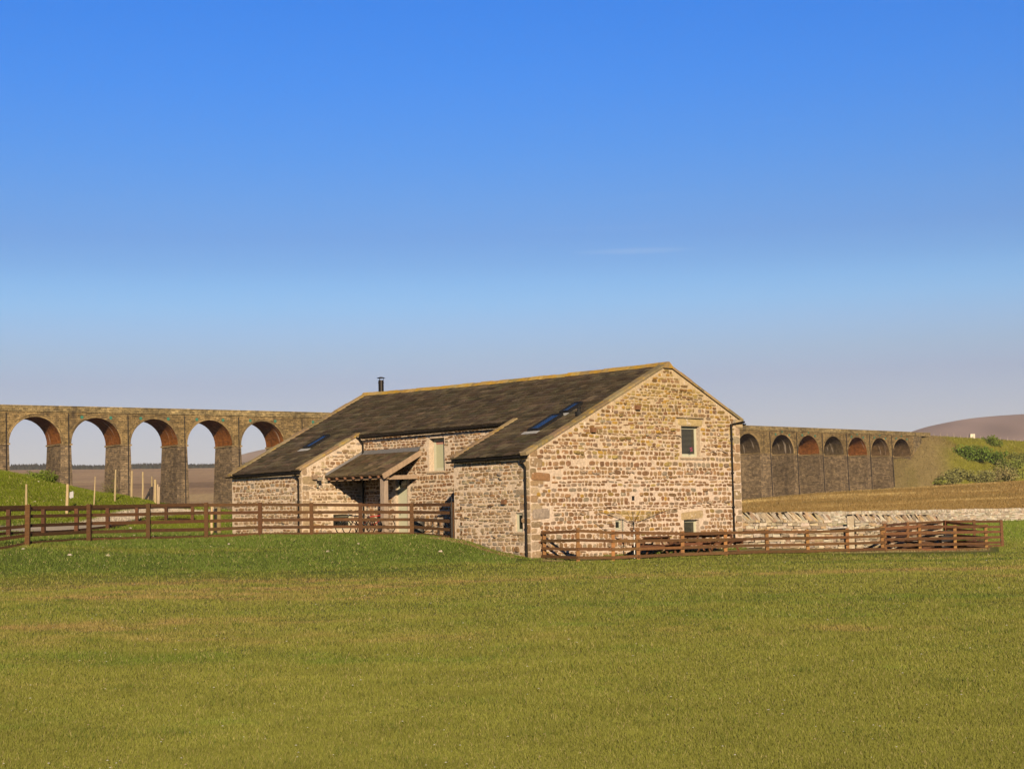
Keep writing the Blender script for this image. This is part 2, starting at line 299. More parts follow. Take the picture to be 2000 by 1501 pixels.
def ground_col(X, Y):
    Yc = np.maximum(Y, 1.0); xi = X/Yc*3200+1000; xi = np.where(Y < 1, 1000, xi)
    n1 = vnoise(X*.35, Y, .9, 11); n2 = vnoise(X, Y, 3.1, 12); n3 = vnoise(X*.3, Y, .28, 13); n4 = vnoise(X, Y, 7.5, 14); n5 = vnoise(X*.8, Y, .22, 15)
    def mix(a, b_, t): return a*(1-t[:, None])+b_*t[:, None]
    c = np.tile(C_FIELD, (len(X), 1))
    c = mix(c, C_FIELD2, np.clip(ss(n1*.6+n3*.45+n2*.45+n4*.25+n5*.8, .15, .95)*np.clip(.55+(Yc-12)/40, .4, 1), 0, 1))
    c = mix(c, C_FIELD3, np.clip(ss(-n1*.6-n3*.6+n2*.5+n4*.25, .12, .85)*.95, 0, 1))
    # bank and terrace, left of the barn
    foot = np.interp(xi, [-1200, 0, 300, 500, 750, 960, 1010, 1060], [48.5, 48.8, 49.0, 48.8, 50.5, 54.2, 57.5, 60.5])
    bank = ss(Yc-foot+n2*.6+n1*.5, -1.1, 1.9)*ss(1060-xi, -10, 30)
    c = mix(c, C_BANK, bank); c = mix(c, C_BANK*np.array([1.5, 1.15, 1.2]), bank*ss(n1+n2*.5, .2, 1.2)*.7)
    # a greener margin in front of the paddock fence
    c = mix(c, (C_FIELD3+C_FIELD)/2, ss(Yc, 50, 62)*ss(xi, 1000, 1100)*(.6))
    # knoll
    kn = ss(Yc, 70, 76)*ss(470-xi, 0, 60); c = mix(c, C_KNOLL, kn); c = mix(c, C_KNOLL*np.array([1.5, 1.0, 2.0]), kn*ss(n1+n4*.3, .3, 1.3)*.6)
    # field beyond the paddock
    far = ss(Yc, 72, 90)*ss(xi, 1400, 1500); c = mix(c, np.array([.15, .20, .028]), far)
    # earth against the wing wall, yard ground by the gable
    u = (X-BA.x)*dR.x+(Y-BA.y)*dR.y; v = (X-BA.x)*dL.x+(Y-BA.y)*dL.y
    e = ss(u+n2*.12, -1.0, -.35)*ss(v, -.3, .6)*ss(5.4-v, 0, .6)*(u < 1); c = mix(c, C_EARTH, e*.9)
    pad = ss(Yc-58.7-np.clip(xi-1060, 0, 2000)*.0085, 0, .5)*ss(xi, 1040, 1060)*ss(1935-xi, 0, 20)*ss(76-Yc, 0, 3); c = mix(c, np.array([.30, .24, .13]), pad*.7)
    ty = np.interp(xi, [t_[0] for t_ in track], [t_[1] for t_ in track]); tr = ss(1.9-np.abs(Yc-ty)/(1+.03*np.clip(Yc-70, 0, 60)), 0, .7)*(xi < 440); c = mix(c, C_TRACK, tr)
    yard = ss(Yc, 67.5, 69)*ss(xi, 380, 430)*ss(80-Yc, 0, 2)*(xi < 900)*(v > 4)*(u < 3.4); c = mix(c, np.array([.36, .30, .22]), yard*ss(xi, 600, 640)*.6)
    # rough moorland
    mo = ss(Yc, 196, 202)*ss(xi, 1300, 1400)+ss(Yc, 125, 170)*ss(1400-xi, 0, 100); mo = np.clip(mo, 0, 1)
    m1 = vnoise(X*.22, Y, .13, 21); m2 = vnoise(X*.5, Y, .5, 22)
    bc = mix(np.tile(C_BROWN, (len(X), 1)), np.array([.46, .34, .14]), ss(m1+m2*.5, .3, .8)); bc = mix(bc, np.array([.17, .12, .04]), ss(-m1+m2*.8, .1, .9)*.6)
    c = mix(c, bc, mo)
    mm = ss(Yc, 430, 640); q1 = vnoise(X*.5, Y*.6, .016, 23); q2 = vnoise(X*.35, Y*.6, .07, 24)
    mc = mix(np.tile(C_MOOR, (len(X), 1)), np.array([.27, .18, .10]), ss(q1+q2*.8, .0, 1.0)*.9); mc = mix(mc, np.array([.60, .45, .23]), ss(-q1+q2*.8, .2, 1.0)*.8)
    c = mix(c, mc, mm)
    return np.clip(c*(1+.10*n4+.10*n2)[:, None], .003, 1)
xs = np.unique(np.concatenate([np.linspace(-9000, -1500, 16), np.linspace(-1500, -150, 50), np.linspace(-150, 2150, 470), np.linspace(2150, 3500, 50), np.linspace(3500, 11000, 16)]))
ys = np.concatenate([np.geomspace(1.0, 9, 25)[:-1], np.geomspace(9, 46, 120)[:-1], np.linspace(46, 95, 190)[:-1], np.geomspace(95, 240, 80)[:-1], np.geomspace(240, 7000, 150)])
GX, GY = np.meshgrid((xs-1000)/3200, ys); GX = GX*GY; X, Y = GX.ravel(), GY.ravel()
Z = hz(X, Y); nx, ny = len(xs), len(ys)
i = np.arange(ny-1)[:, None]*nx+np.arange(nx-1)[None]; F = np.stack([i, i+1, i+1+nx, i+nx], -1).reshape(-1, 4)
gmat = mat('turf_and_moor', amt=.30, noise_scale=1.1, rough=.95, spec=.1, bump=.6, bump_scale=9)
for nd in gmat.node_tree.nodes:
    if nd.type == 'BUMP': nd.inputs['Distance'].default_value = .08
g = np_mesh('ground', np.stack([X, Y, Z], 1), F, ground_col(X, Y), gmat); g.data.polygons.foreach_set('use_smooth', [True]*len(F)); tag(g, kind='structure')

# ------------------------------------------------------------------ grass blades (nobody could count them)
def blades(name, label, X, Y, hmul=1.0, wmul=1.0, cols=None, lean=.5, Z=None):
    n = len(X); Z = hz(X, Y) if Z is None else Z; d = np.sqrt(X**2+Y**2)
    w = (.0030+.00038*d)*wmul*rng.uniform(.6, 1.3, n); h = (.016+.0007*d)*hmul*rng.uniform(.5, 1.6, n)
    h = h*(1+.45*np.clip(vnoise(X, Y, 2.4, 51), -1.2, 1.8)); a = rng.uniform(-1.1, 1.1, n); dx, dy = np.cos(a)*w/2, np.sin(a)*w/2
    lx, ly = rng.normal(0, lean, n)*h, rng.normal(0, lean, n)*h
    V = np.empty((n, 3, 3)); V[:, 0] = np.stack([X-dx, Y-dy, Z-.006], 1); V[:, 1] = np.stack([X+dx, Y+dy, Z-.006], 1); V[:, 2] = np.stack([X+lx, Y+ly, Z+h], 1)
    c = ground_col(X, Y) if cols is None else cols
    k = rng.uniform(.84, 1.30, n)[:, None]; c = c*k; dry = rng.random(n) < .06; c[dry] = c[dry]*.4+np.array([.42, .34, .17])*.6*k[dry]
    c = np.repeat(c, 3, 0)
    o = np_mesh(name, V.reshape(-1, 3), np.arange(3*n).reshape(-1, 3), np.clip(c, .003, 1), M['grass']); tag(o, label, 'grass', kind='stuff'); return o
n = 800000
py = 1062+(1545-1062)*rng.random(n)**.85; px = rng.uniform(-160, 2160, n); Yg = 1.6*3200/(py-1005+.0)
Yg = Yg*rng.uniform(.985, 1.015, n); ok = (Yg < 62); Xg = (px-1000)/3200*Yg
foot = np.interp(px, [-1200, 0, 300, 500, 750, 960, 1010, 1060], [48.5, 48.8, 49.0, 48.8, 50.5, 54.2, 57.5, 60.5])
lim = np.where(px < 1040, foot, 58.5+np.clip(px-1060, 0, 2000)*.0085)
ok &= (Yg < lim)
blades('grass', 'short olive pasture grass filling the foreground of the field', Xg[ok], Yg[ok])
n = 70000
px = rng.uniform(-160, 1000, n); Yg = rng.uniform(48, 68, n); fy = np.interp(px, [-400, 57, 177, 292, 405, 510, 610, 705, 805, 885, 940, 1000], [54.5, 56.3, 60.3, 62.8, 64.8, 66.1, 66.3, 66, 65.3, 63.3, 60.5, 58.5])
foot = np.interp(px, [-1200, 0, 300, 500, 750, 960, 1010, 1060], [48.5, 48.8, 49.0, 48.8, 50.5, 54.2, 57.5, 60.5])
ok = (Yg > foot) & (Yg < fy+.1)
blades('bank_grass', 'brighter green grass on the bank below the long brown fence', ((px-1000)/3200*Yg)[ok], Yg[ok], 1.1, 1.2)

n = 75000; px = rng.uniform(-150, 1000, n); Yg = rng.uniform(56, 80, n); mm_ = rng.random(n) < .12; px[mm_] = rng.uniform(360, 490, mm_.sum()); Yg[mm_] = rng.uniform(78, 125, mm_.sum()); fy = np.interp(px, [-400, 57, 177, 292, 405, 510, 610, 705, 805, 885, 940, 1000], [54.5, 56.3, 60.3, 62.8, 64.8, 66.1, 66.3, 66, 65.3, 63.3, 60.5, 58.5])
XT = (px-1000)/3200*Yg; bu = (XT-BA.x)*dR.x+(Yg-BA.y)*dR.y; bv = (XT-BA.x)*dL.x+(Yg-BA.y)*dL.y; tyy = np.interp(px, [t_[0] for t_ in track], [t_[1] for t_ in track])
ok = (Yg > fy) & ~((bu > -1.6) & (bv > V2-1) & (bv < LB+.3)) & (np.abs(Yg-tyy) > 1.7) & ((bu < 2) | (bv > LB+.3)); blades('terrace_grass', 'green grass of the terrace between the long fence and the gravel track', XT[ok], Yg[ok], 1.2, 1.2)
n = 50000; px = rng.uniform(-150, 430, n); Yg = rng.uniform(74, 93, n); blades('knoll_grass', 'bright green grass of the knoll behind the long fence', (px-1000)/3200*Yg, Yg, 1.0, 1.0)
n = 90000; px = rng.uniform(1420, 2200, n); Yg = 62*(195/62)**rng.random(n); ok = (Yg > 72) | ((px > 1940) & (Yg > 63)); px = px[ok]; Yg = Yg[ok]; blades('meadow_grass', 'green meadow grass between the pen and the far pale wall', (px-1000)/3200*Yg, Yg, 1.0, 1.0)
n = 130000; px = rng.uniform(1380, 2150, n); Yg = 198*(450/198)**rng.random(n); blades('rough_grass', 'rough golden brown grass on the rise behind the far pale wall', (px-1000)/3200*Yg, Yg, 1.3, 1.3)
# taller tufts: clumps in the field, a ragged fringe at fence feet and walls
tx, ty_ = [], []
for k in range(170):
    y_ = 1090+(1495-1090)*random.random(); Yc_ = 1.6*3200/(y_-1005); xc_ = random.uniform(-50, 2050); nb = random.randint(30, 90); r_ = random.uniform(.08, .28)
    tx.append((xc_-1000)/3200*Yc_+rng.normal(0, r_, nb)); ty_.append(Yc_+rng.normal(0, r_, nb))
tx, ty_ = np.concatenate(tx), np.concatenate(ty_); ok = (ty_ < 47) & (ty_ > 8)
blades('field_tufts', 'scattered darker green tufts standing out of the short pasture', tx[ok], ty_[ok], 1.7, 1.0, cols=np.tile(C_FIELD3*.8, (ok.sum(), 1)))
fl_ = [(-65, 53.0), (57, 56.5), (177, 60.5), (292, 63.0), (405, 65.0), (510, 66.3), (610, 66.5), (705, 66.2), (805, 65.5), (885, 63.4)]
px = rng.uniform(-60, 885, 9000); fy = np.interp(px, [p[0] for p in fl_], [p[1] for p in fl_])+rng.normal(0, .13, 9000)
px2 = rng.uniform(1050, 1925, 8000); fy2 = np.interp(px2, [1062, 1127, 1195, 1330, 1495, 1651, 1791, 1921], [60.2, 58.8, 59.2, 60.3, 62.2, 64.2, 66.3, 68.0])+rng.normal(0, .12, 8000)
blades('fence_foot_grass', 'ragged longer grass along the feet of the timber fences', (np.concatenate([px, px2])-1005)/3200*np.concatenate([fy, fy2]), np.concatenate([fy, fy2]), 1.0, 1.0)
v3 = rng.uniform(-.1, V2+.2, 2600); u3 = -rng.uniform(.02, .35, 2600); u4 = rng.uniform(0, WR, 3500); v4 = -rng.uniform(.02, .25, 3500)
bx = BA.x+np.concatenate([u3, u4])*dR.x+np.concatenate([v3, v4])*dL.x; by = BA.y+np.concatenate([u3, u4])*dR.y+np.concatenate([v3, v4])*dL.y
blades('wall_foot_grass', 'thin weeds and grass at the foot of the gable and wing walls', bx, by, 1.1, 1.0, cols=np.tile(C_FIELD3, (len(bx), 1)))
# ------------------------------------------------------------------ walls with real stones
MORT = (.70, .56, .44)
def wall_part(name, parent, O, a, s1, top, bot, holes=(), n=None, seed=1, palette='low', quoinL=False, quoinR=False, depth=.30, extra=None, stones=True, course=(.082, .178), widths=(.16, .37)):
    random.seed(seed); a = Vector(a); up = Vector((0, 0, 1)); n = a.cross(up).normalized()
    mb = MB()
    br = sorted(set([0, s1]+[h[0] for h in holes]+[h[1] for h in holes]+([extra] if extra else [])))
    P = lambda s, z, d=0: O+a*s+up*z+n*d
    def mcol(z):
        t = min(1, max(0, (z-1.2)/3.5)); return tuple(MORT[i_]*(1-t)+(.56, .43, .26)[i_]*t for i_ in range(3)) if palette == 'gable' else MORT if palette == 'low' else (.70, .56, .42)
    # mortar face, cut into a fine grid so that its colour can vary
    for s0, sB in zip(br[:-1], br[1:]):
        m_ = (s0+sB)/2; hs = sorted([h for h in holes if h[0] <= m_ <= h[1]], key=lambda h: h[2])
        zs = [bot]
        for h in hs: zs += [h[2], h[3]]
        for k in range(0, len(zs), 2):
            zb = zs[k]; zt = zs[k+1] if k+1 < len(zs) else None
            ta = top(s0) if zt is None else zt; tb = top(sB) if zt is None else zt
            K = 10
            for q in range(K):
                f0, f1 = q/K, (q+1)/K
                vs = [P(s0, zb+(ta-zb)*f0), P(sB, zb+(tb-zb)*f0), P(sB, zb+(tb-zb)*f1), P(s0, zb+(ta-zb)*f1)]
                o_ = len(mb.v); mb.add(vs, [(0, 1, 2, 3)]);
                for j_, vv in enumerate(vs): mb.c[o_+j_] = mcol(vv.z)
    for (h0, h1, z0, z1) in holes:     # reveals
        for (p, q) in (((h0, z0), (h1, z0)), ((h1, z0), (h1, z1)), ((h1, z1), (h0, z1)), ((h0, z1), (h0, z0))):
            mb.add([P(*p), P(*q), P(*q, -depth), P(*p, -depth)], [(0, 3, 2, 1)], tuple(x*.9 for x in mcol(z0)))
    if stones:
        z = bot+random.uniform(0, .1); row = 0
        ztop = max(top(s) for s in np.linspace(0, s1, 30))
        while z < ztop:
            h = random.uniform(*course)*random.choice((.6, .85, 1, 1, 1.3)); s = random.uniform(-.3, 0)
            ph = random.uniform(0, 6); am = random.uniform(.01, .035)
            while s < s1:
                w = random.uniform(*widths)
                rr_ = random.random(); w *= 1.5 if rr_ < .10 else .55 if rr_ < .20 else 1
                gap = random.uniform(.007, .020); cs, cz = s+w/2, z+h/2+am*math.sin(cs_ := (s*1.3+ph))+random.uniform(-.018, .018)
                hw, hh = w/2-gap, (h/2-gap*.5)*random.uniform(.84, 1.06)
                s += w
                if hw < .035 or hh < .025: continue
                if cs-hw < (.30 if quoinL else .01) or cs+hw > s1-(.30 if quoinR else .01): continue
                if min(top(cs-hw), top(cs+hw)) < cz+hh+.02: continue
                if any(h0-.03 < cs+hw and cs-hw < h1+.03 and z0-.03 < cz+hh and cz-hh < z1+.03 for (h0, h1, z0, z1) in holes+tuple(SKIP)): continue
                if random.random() < .035: continue
                stone(mb, P, cs, cz, hw, hh, stone_col(palette, cz), random.uniform(.008, .03) if random.random() > .03 else random.uniform(.05, .09))
            z += h; row += 1
        for side, on in ((0, quoinL), (1, quoinR)):
            if not on: continue
            z = bot; k = 0
            while z < top(0 if side == 0 else s1)-.1:
                h = random.uniform(.20, .44); w = (.62 if k % 2 else .38)*random.uniform(.7, 1.3)
                c0 = w/2 if side == 0 else s1-w/2
                stone(mb, P, c0, z+h/2, w/2-.004, h/2-.012, jc(random.choice([(.42, .31, .19), (.36, .26, .16), (.45, .34, .22), (.31, .22, .13), (.38, .25, .14), (.37, .29, .20)]), .12), .018, q=4)
                z += h; k += random.choice((1, 1, 1, 2))
    return mb, P, n
SKIP = []
def stone_col(pal, z):
    t = min(1, max(0, (z-1.5)/3.3))
    if pal == 'gable' and random.random() < .06+.80*t:
        c = random.choice([(.38, .27, .09), (.30, .20, .06), (.44, .32, .12), (.25, .17, .07), (.22, .12, .04), (.42, .25, .05)])
    elif pal == 'wing':
        c = random.choice([(.38, .27, .155), (.32, .22, .12), (.27, .165, .085), (.42, .31, .19), (.31, .26, .20), (.35, .21, .10), (.44, .34, .21)])
    else:
        c = random.choice([(.27, .155, .078), (.31, .185, .092), (.22, .125, .062), (.35, .225, .12), (.28, .195, .125), (.25, .135, .066), (.31, .245, .175), (.34, .205, .10)])
    return jc(c, .16)
def stone(mb, P, cs, cz, hw, hh, col, pr, q=2.6):
    K = 10; ring = []; tilt = random.uniform(-.08, .08)
    for k in range(K):
        t = 2*math.pi*(k+.5)/K; c, s_ = math.cos(t), math.sin(t)
        rx = math.copysign(abs(c)**(2/q/1.15), c); rz = math.copysign(abs(s_)**(2/q/1.15), s_)
        j = random.uniform(.87, 1.06) if q < 4 else random.uniform(.96, 1.01)
        ring.append((rx*j*hw, rz*j*hh+rx*hw*tilt))
    vs = [P(cs+a_, cz+b_, -.004) for a_, b_ in ring]+[P(cs+a_*.93, cz+b_*.9, pr*.8) for a_, b_ in ring]+[P(cs+a_*.6, cz+b_*.55, pr*random.uniform(.9, 1.3)) for a_, b_ in ring]+[P(cs, cz, pr*1.15)]
    fs = [(k, (k+1) % K, K+(k+1) % K, K+k) for k in range(K)]+[(K+k, K+(k+1) % K, 2*K+(k+1) % K, 2*K+k) for k in range(K)]+[(2*K+k, 2*K+(k+1) % K, 3*K) for k in range(K)]
    mb.add(vs, fs, col)

barn = thing('barn', 'long stone barn conversion with slate roof and yellow lichened ridge', 'barn', BP(6, 10, -1.6))
BOT = -2.3
def pxv(x0, x1, y0, y1, plane):     # hole rectangle (s0,s1,z0,z1) from photo pixels on one of the barn's wall planes
    kind, val, O_s, sg = plane
    f_ = on_v if kind == 'v' else on_u
    xm, ym = (x0+x1)/2, (y0+y1)/2
    a0 = f_(x0, ym, val)[0]; a1 = f_(x1, ym, val)[0]; z0 = f_(xm, y1, val)[1]; z1 = f_(xm, y0, val)[1]
    s = sorted(((a0-O_s)*sg, (a1-O_s)*sg)); return (s[0], s[1], z0, z1)
PG = ('v', 0, 0, 1); PWR = ('u', 0, V2, -1); PMW = ('u', UM, V1, -1); PWS = ('v', V1, 0, 1); PWF = ('u', 0, LB, -1)
H_up = pxv(1331, 1367, 832, 892, PG); H_lo = pxv(1336, 1366, 1014, 1045, PG); H_slot = pxv(1202, 1214, 1015, 1034, PG); H_vent = pxv(1234, 1240, 968, 977, PG)
H_mw = pxv(838, 868, 855, 919, PMW); H_sw = pxv(1007, 1021, 1001, 1038, PWR); H_dw = pxv(651, 690, 1004, 1033, PWS); H_door = pxv(773, 796, 931, 1047, PMW)
H_door = (H_door[0], H_door[1], -.85, H_door[3])
SLABS = []
def slab_stone(mb, P, r, col, pr=.03, q=6): stone(mb, P, (r[0]+r[1])/2, (r[2]+r[3])/2, (r[1]-r[0])/2, (r[3]-r[2])/2, col, pr, q)
# gable end
def skips(*r): SKIP.clear(); SKIP.extend(r)
L_up = (H_up[0]-.22, H_up[1]+.22, H_up[3]+.005, H_up[3]+.30); L_lo = (H_lo[0]-.2, H_lo[1]+.3, H_lo[3]+.005, H_lo[3]+.34)
J_slot = (H_slot[1], H_slot[1]+.14, H_slot[2]-.1, H_slot[3]+.04)
B1 = pxv(1036, 1075, 922, 939, PG); B2 = pxv(1038, 1074, 992, 1014, PG); B3 = pxv(1425, 1440, 838, 868, PG)
skips(L_up, L_lo, J_slot, B1, B2)
mb, P, nG = wall_part('wall', barn, BP(0, 0), dR, WR, lambda s: zroof(min(s, WR), 0)-.05, BOT, (H_up, H_lo, H_slot, H_vent), seed=3, palette='gable', quoinL=True, quoinR=True, extra=UR)
slab_stone(mb, P, L_up, (.50, .38, .18), .02); slab_stone(mb, P, L_lo, (.48, .36, .20), .02); slab_stone(mb, P, B1, (.33, .18, .085), .035); slab_stone(mb, P, B2, (.36, .29, .23), .035); slab_stone(mb, P, J_slot, (.58, .52, .40), .02)
for (x, y) in ((1243, 795), (1156, 839)):           # putlog blocks standing proud
    r = pxv(x-4, x+4, y-4, y+5, PG); mb.box(P(r[0], r[2], -.02), dR*(r[1]-r[0]), Vector((0, 0, r[3]-r[2])), nG*.16, (.24, .12, .06))
# through-stones: ragged ledges standing proud of the gable
random.seed(5)
for zc, s0, s1_ in ((-.02, 1.2, 5.4), (1.55, 2.6, 6.2), (1.55, 8.6, 10.6), (.35, 9.2, 11.2), (-1.25, 4.0, 7.5), (3.0, 6.3, 8.2), (2.4, 10.2, 11.0)):
    s = s0
    while s < s1_:
        w = random.uniform(.2, .45); c = on_v
        pts = [BP(s+w*t, 0, zc+random.uniform(-.05, .05)) for t in (0, .3, .7, 1)]
        o_ = [p-dL*(-.01) for p in pts]; i_ = [p-dL*(random.uniform(.06, .11)) for p in pts]
        th = random.uniform(.04, .075)
        for A_, B_ in ((0, 1), (1, 2), (2, 3)):
            mb.box(pts[A_]-dL*0+Vector((0, 0, -th/2)), pts[B_]-pts[A_], -dL*random.uniform(.05, .08), Vector((0, 0, th)), jc((.40, .31, .22), .2), .012)
        s += w+random.uniform(.2, .9)
mb.build('wall', M['stone'], barn)
# right wing front
skips()
mb, P, n_ = wall_part('wall', barn, BP(0, V2), -dL, V2, lambda s: zeave(V2-s)-.05, BOT, (H_sw,), seed=11, palette='wing', quoinR=True)
r = pxv(983, 990, 975, 984, PWR); mb.box(P(r[0], r[2], -.02), -dL*(r[1]-r[0]), Vector((0, 0, r[3]-r[2])), n_*.14, (.24, .12, .06))
mb.build('wall', M['stone'], barn)
# main wall
L_mw = (H_mw[0]-.15, H_mw[1]+.12, H_mw[3]+.004, H_mw[3]+.2)
mb, P, n_ = wall_part('wall', barn, BP(UM, V1), -dL, V1-V2, lambda s: zroof(UM, V1-s)-.06, BOT, (H_mw, H_door), seed=13, palette='mid')
mb.build('wall', M['stone'], barn)
# left wing: side wall with low window, and front
L_dw = (H_dw[0]-.1, H_dw[1]+.25, H_dw[3]+.004, H_dw[3]+.42)
skips(L_dw)
mb, P, n_ = wall_part('wall', barn, BP(0, V1), dR, UM, lambda s: zroof(s, V1)-.05, BOT, (H_dw,), seed=17, palette='wing', quoinL=True)
slab_stone(mb, P, L_dw, (.62, .48, .33), .02)
mb.build('wall', M['stone'], barn)
skips()
mb, P, n_ = wall_part('wall', barn, BP(0, LB), -dL, LB-V1, lambda s: zeave(LB-s)-.05, BOT, (), seed=19, palette='wing', quoinR=True)
mb.build('wall', M['stone'], barn)
# hidden faces: return of the right wing, back wall, far gable
mb, P, n_ = wall_part('wall', barn, BP(UM, V2), -dR, UM, lambda s: zroof(UM-s, V2)-.05, BOT, (), seed=23, palette='wing', course=(.2, .35), widths=(.3, .7)); mb.build('wall', M['stone'], barn)
mb, P, n_ = wall_part('wall', barn, BP(WR, 0), dL, LB, lambda s: zroof(WR, s)-.05, BOT, (), seed=29, palette='wing', course=(.22, .4), widths=(.3, .8)); mb.build('wall', M['stone'], barn)
mb, P, n_ = wall_part('wall', barn, BP(WR, LB), -dR, WR, lambda s: zroof(max(WR-s, 0), LB)-.05, BOT, (), seed=31, palette='wing', extra=WR-UR, course=(.22, .4), widths=(.3, .8)); mb.build('wall', M['stone'], barn)

# roof: overlapping stone slates laid in courses
def rp(u, v, d=0):     # point on roof surface, lifted d
    sl = (zridge(v)-zeave(v))/UR; nn = Vector((-dR.x*sl, -dR.y*sl, 1)) if u <= UR else Vector((dR.x*sl, dR.y*sl, 1))
    return BP(u, v, zroof(u, v))+nn.normalized()*d
def slates(mb, fn, u0, u1, v0fn, v1fn, du=.27, seed=1, wr=(.22, .55), pal=None):
    random.seed(seed); n_ = max(2, int(abs(u1-u0)/du)); du = (u1-u0)/n_
    for k in range(n_):
        ua, ub = u0+du*k, u0+du*(k+1)*1.0; v = v0fn((ua+ub)/2); ve = v1fn((ua+ub)/2); dsh = random.uniform(-.25, .25); rowc = random.uniform(.80, 1.2)
        while v < ve-.02:
            w = min(random.uniform(*wr), ve-v)
            if ve-v-w < .12: w = ve-v
            t = random.uniform(.028, .05); l = random.uniform(-.02, .02)
            c = jc(random.choice(pal or [(.102, .080, .054), (.120, .095, .063), (.084, .067, .046), (.140, .112, .074), (.094, .075, .053), (.112, .090, .062)]), .28); c = tuple(x*rowc for x in c)
            e = .008
            vs = [fn(ua-.02*math.copysign(1, du)+l, v+e, .015), fn(ua-.02*math.copysign(1, du)+l, v+w-e, .015), fn(ua-.02*math.copysign(1, du)+l, v+w-e, .015+t), fn(ua-.02*math.copysign(1, du)+l, v+e, .015+t),
                  fn(ub+du*.15, v+e, 0), fn(ub+du*.15, v+w-e, 0), fn(ub+du*.15, v+w-e, .022), fn(ub+du*.15, v+e, .022)]
            mb.add(vs, [(0, 1, 2, 3), (3, 2, 6, 7), (0, 3, 7, 4), (1, 5, 6, 2), (4, 7, 6, 5), (0, 4, 5, 1)] if du < 0 else [(3, 2, 1, 0), (7, 6, 2, 3), (4, 7, 3, 0), (2, 6, 5, 1), (5, 6, 7, 4), (1, 5, 4, 0)], c)
            v += w
mb = MB()
EO = -.16
slates(mb, rp, EO, UM-.18, lambda u: 0, lambda u: V2, seed=41)
slates(mb, rp, EO, UM-.18, lambda u: V1, lambda u: LB, seed=42)
slates(mb, rp, UM-.18, UR, lambda u: 0, lambda u: LB, seed=43)
slates(mb, rp, WR+.16, UR, lambda u: 0, lambda u: LB, seed=44, du=.34)
for (ua, ub, va, vb) in ((-.1, UM-.2, .02, V2-.02), (-.1, UM-.2, V1+.02, LB-.02), (UM-.2, UR, .02, LB-.02), (UR, WR+.1, .02, LB-.02)):    # boards under the slates
    N_ = 8
    for k in range(N_):
        a_, b_ = va+(vb-va)*k/N_, va+(vb-va)*(k+1)/N_
        mb.add([rp(ua, a_, -.02), rp(ub, a_, -.02), rp(ub, b_, -.02), rp(ua, b_, -.02), rp(ua, a_, -.09), rp(ub, a_, -.09), rp(ub, b_, -.09), rp(ua, b_, -.09)], [(0, 1, 2, 3), (7, 6, 5, 4), (0, 3, 7, 4), (1, 5, 6, 2), (0, 4, 5, 1), (3, 2, 6, 7)], (.05, .04, .035))
roof = mb.build('roof', M['slate'], barn)
# ridge stones
mb = MB(); random.seed(50); v = -.12
while v < LB+.1:
    w = min(random.uniform(.5, .85), LB+.12-v); a_, b_ = v+.004, v+w-.004; c = jc((.38, .28, .12), .3); h = .11+random.uniform(-.015, .02)
    prof = [(UR-.26, .035), (UR-.05, h), (UR+.05, h), (UR+.26, .035), (UR+.26, -.03), (UR-.26, -.03)]
    vs = [BP(u, a_, zroof(u, min(max(a_, 0), LB))+d) for u, d in prof]+[BP(u, b_, zroof(u, min(max(b_, 0), LB))+d) for u, d in prof]; K = len(prof)
    mb.add(vs, [(k, K+k, K+(k+1) % K, (k+1) % K) for k in range(K)]+[tuple(range(K)), tuple(range(2*K-1, K-1, -1))], c); v += w
mb.build('ridge', M['ridge'], roof)
# coping slabs on the verges
def coping(u0, u1, v, wd, out_, name='coping', seed=1):
    mb = MB(); random.seed(seed); u = u0; sg = 1 if u1 > u0 else -1
    while (u1-u)*sg > .01:
        l = random.uniform(.55, .95); ue = u+l*sg
        if (u1-ue)*sg < .3: ue = u1
        va, vb = v-out_, v-out_+wd; h = .085+random.uniform(-.014, .014); a_, b_ = sorted((u, ue)); a_ += .004; b_ -= .004
        f_ = lambda uu, vv, d: rp(uu, min(max(vv, 0), LB), d)+dL*(vv-min(max(vv, 0), LB))
        vs = [f_(a_, va, -.02), f_(b_, va, -.02), f_(b_, vb, -.02), f_(a_, vb, -.02), f_(a_, va, h), f_(b_, va, h), f_(b_, vb, h), f_(a_, vb, h)]
        mb.add(vs, [(3, 2, 1, 0), (4, 5, 6, 7), (0, 1, 5, 4), (1, 2, 6, 5), (2, 3, 7, 6), (3, 0, 4, 7)], jc((.34, .25, .14), .28)); u = ue
    mb.build(name, M['coping'], roof)
coping(-.2, UR-.12, 0, .34, .06, seed=1); coping(WR+.2, UR+.12, 0, .34, .06, seed=2); coping(-.2, UR-.12, LB, .34, .24, seed=3); coping(WR+.2, UR+.12, LB, .4, .30, seed=4)
coping(-.12, UM-.1, V1, .30, .05, seed=5); coping(-.12, UM+.0, V2, .26, .2, seed=6)
# eave kneeler at the right corner
mb = MB(); mb.box(BP(WR-.25, 0, zroof(WR, 0)-.34)-dL*.05, dR*.40, dL*.4, (0, 0, .30), (.50, .38, .22), .01); mb.build('kneeler', M['coping'], barn)

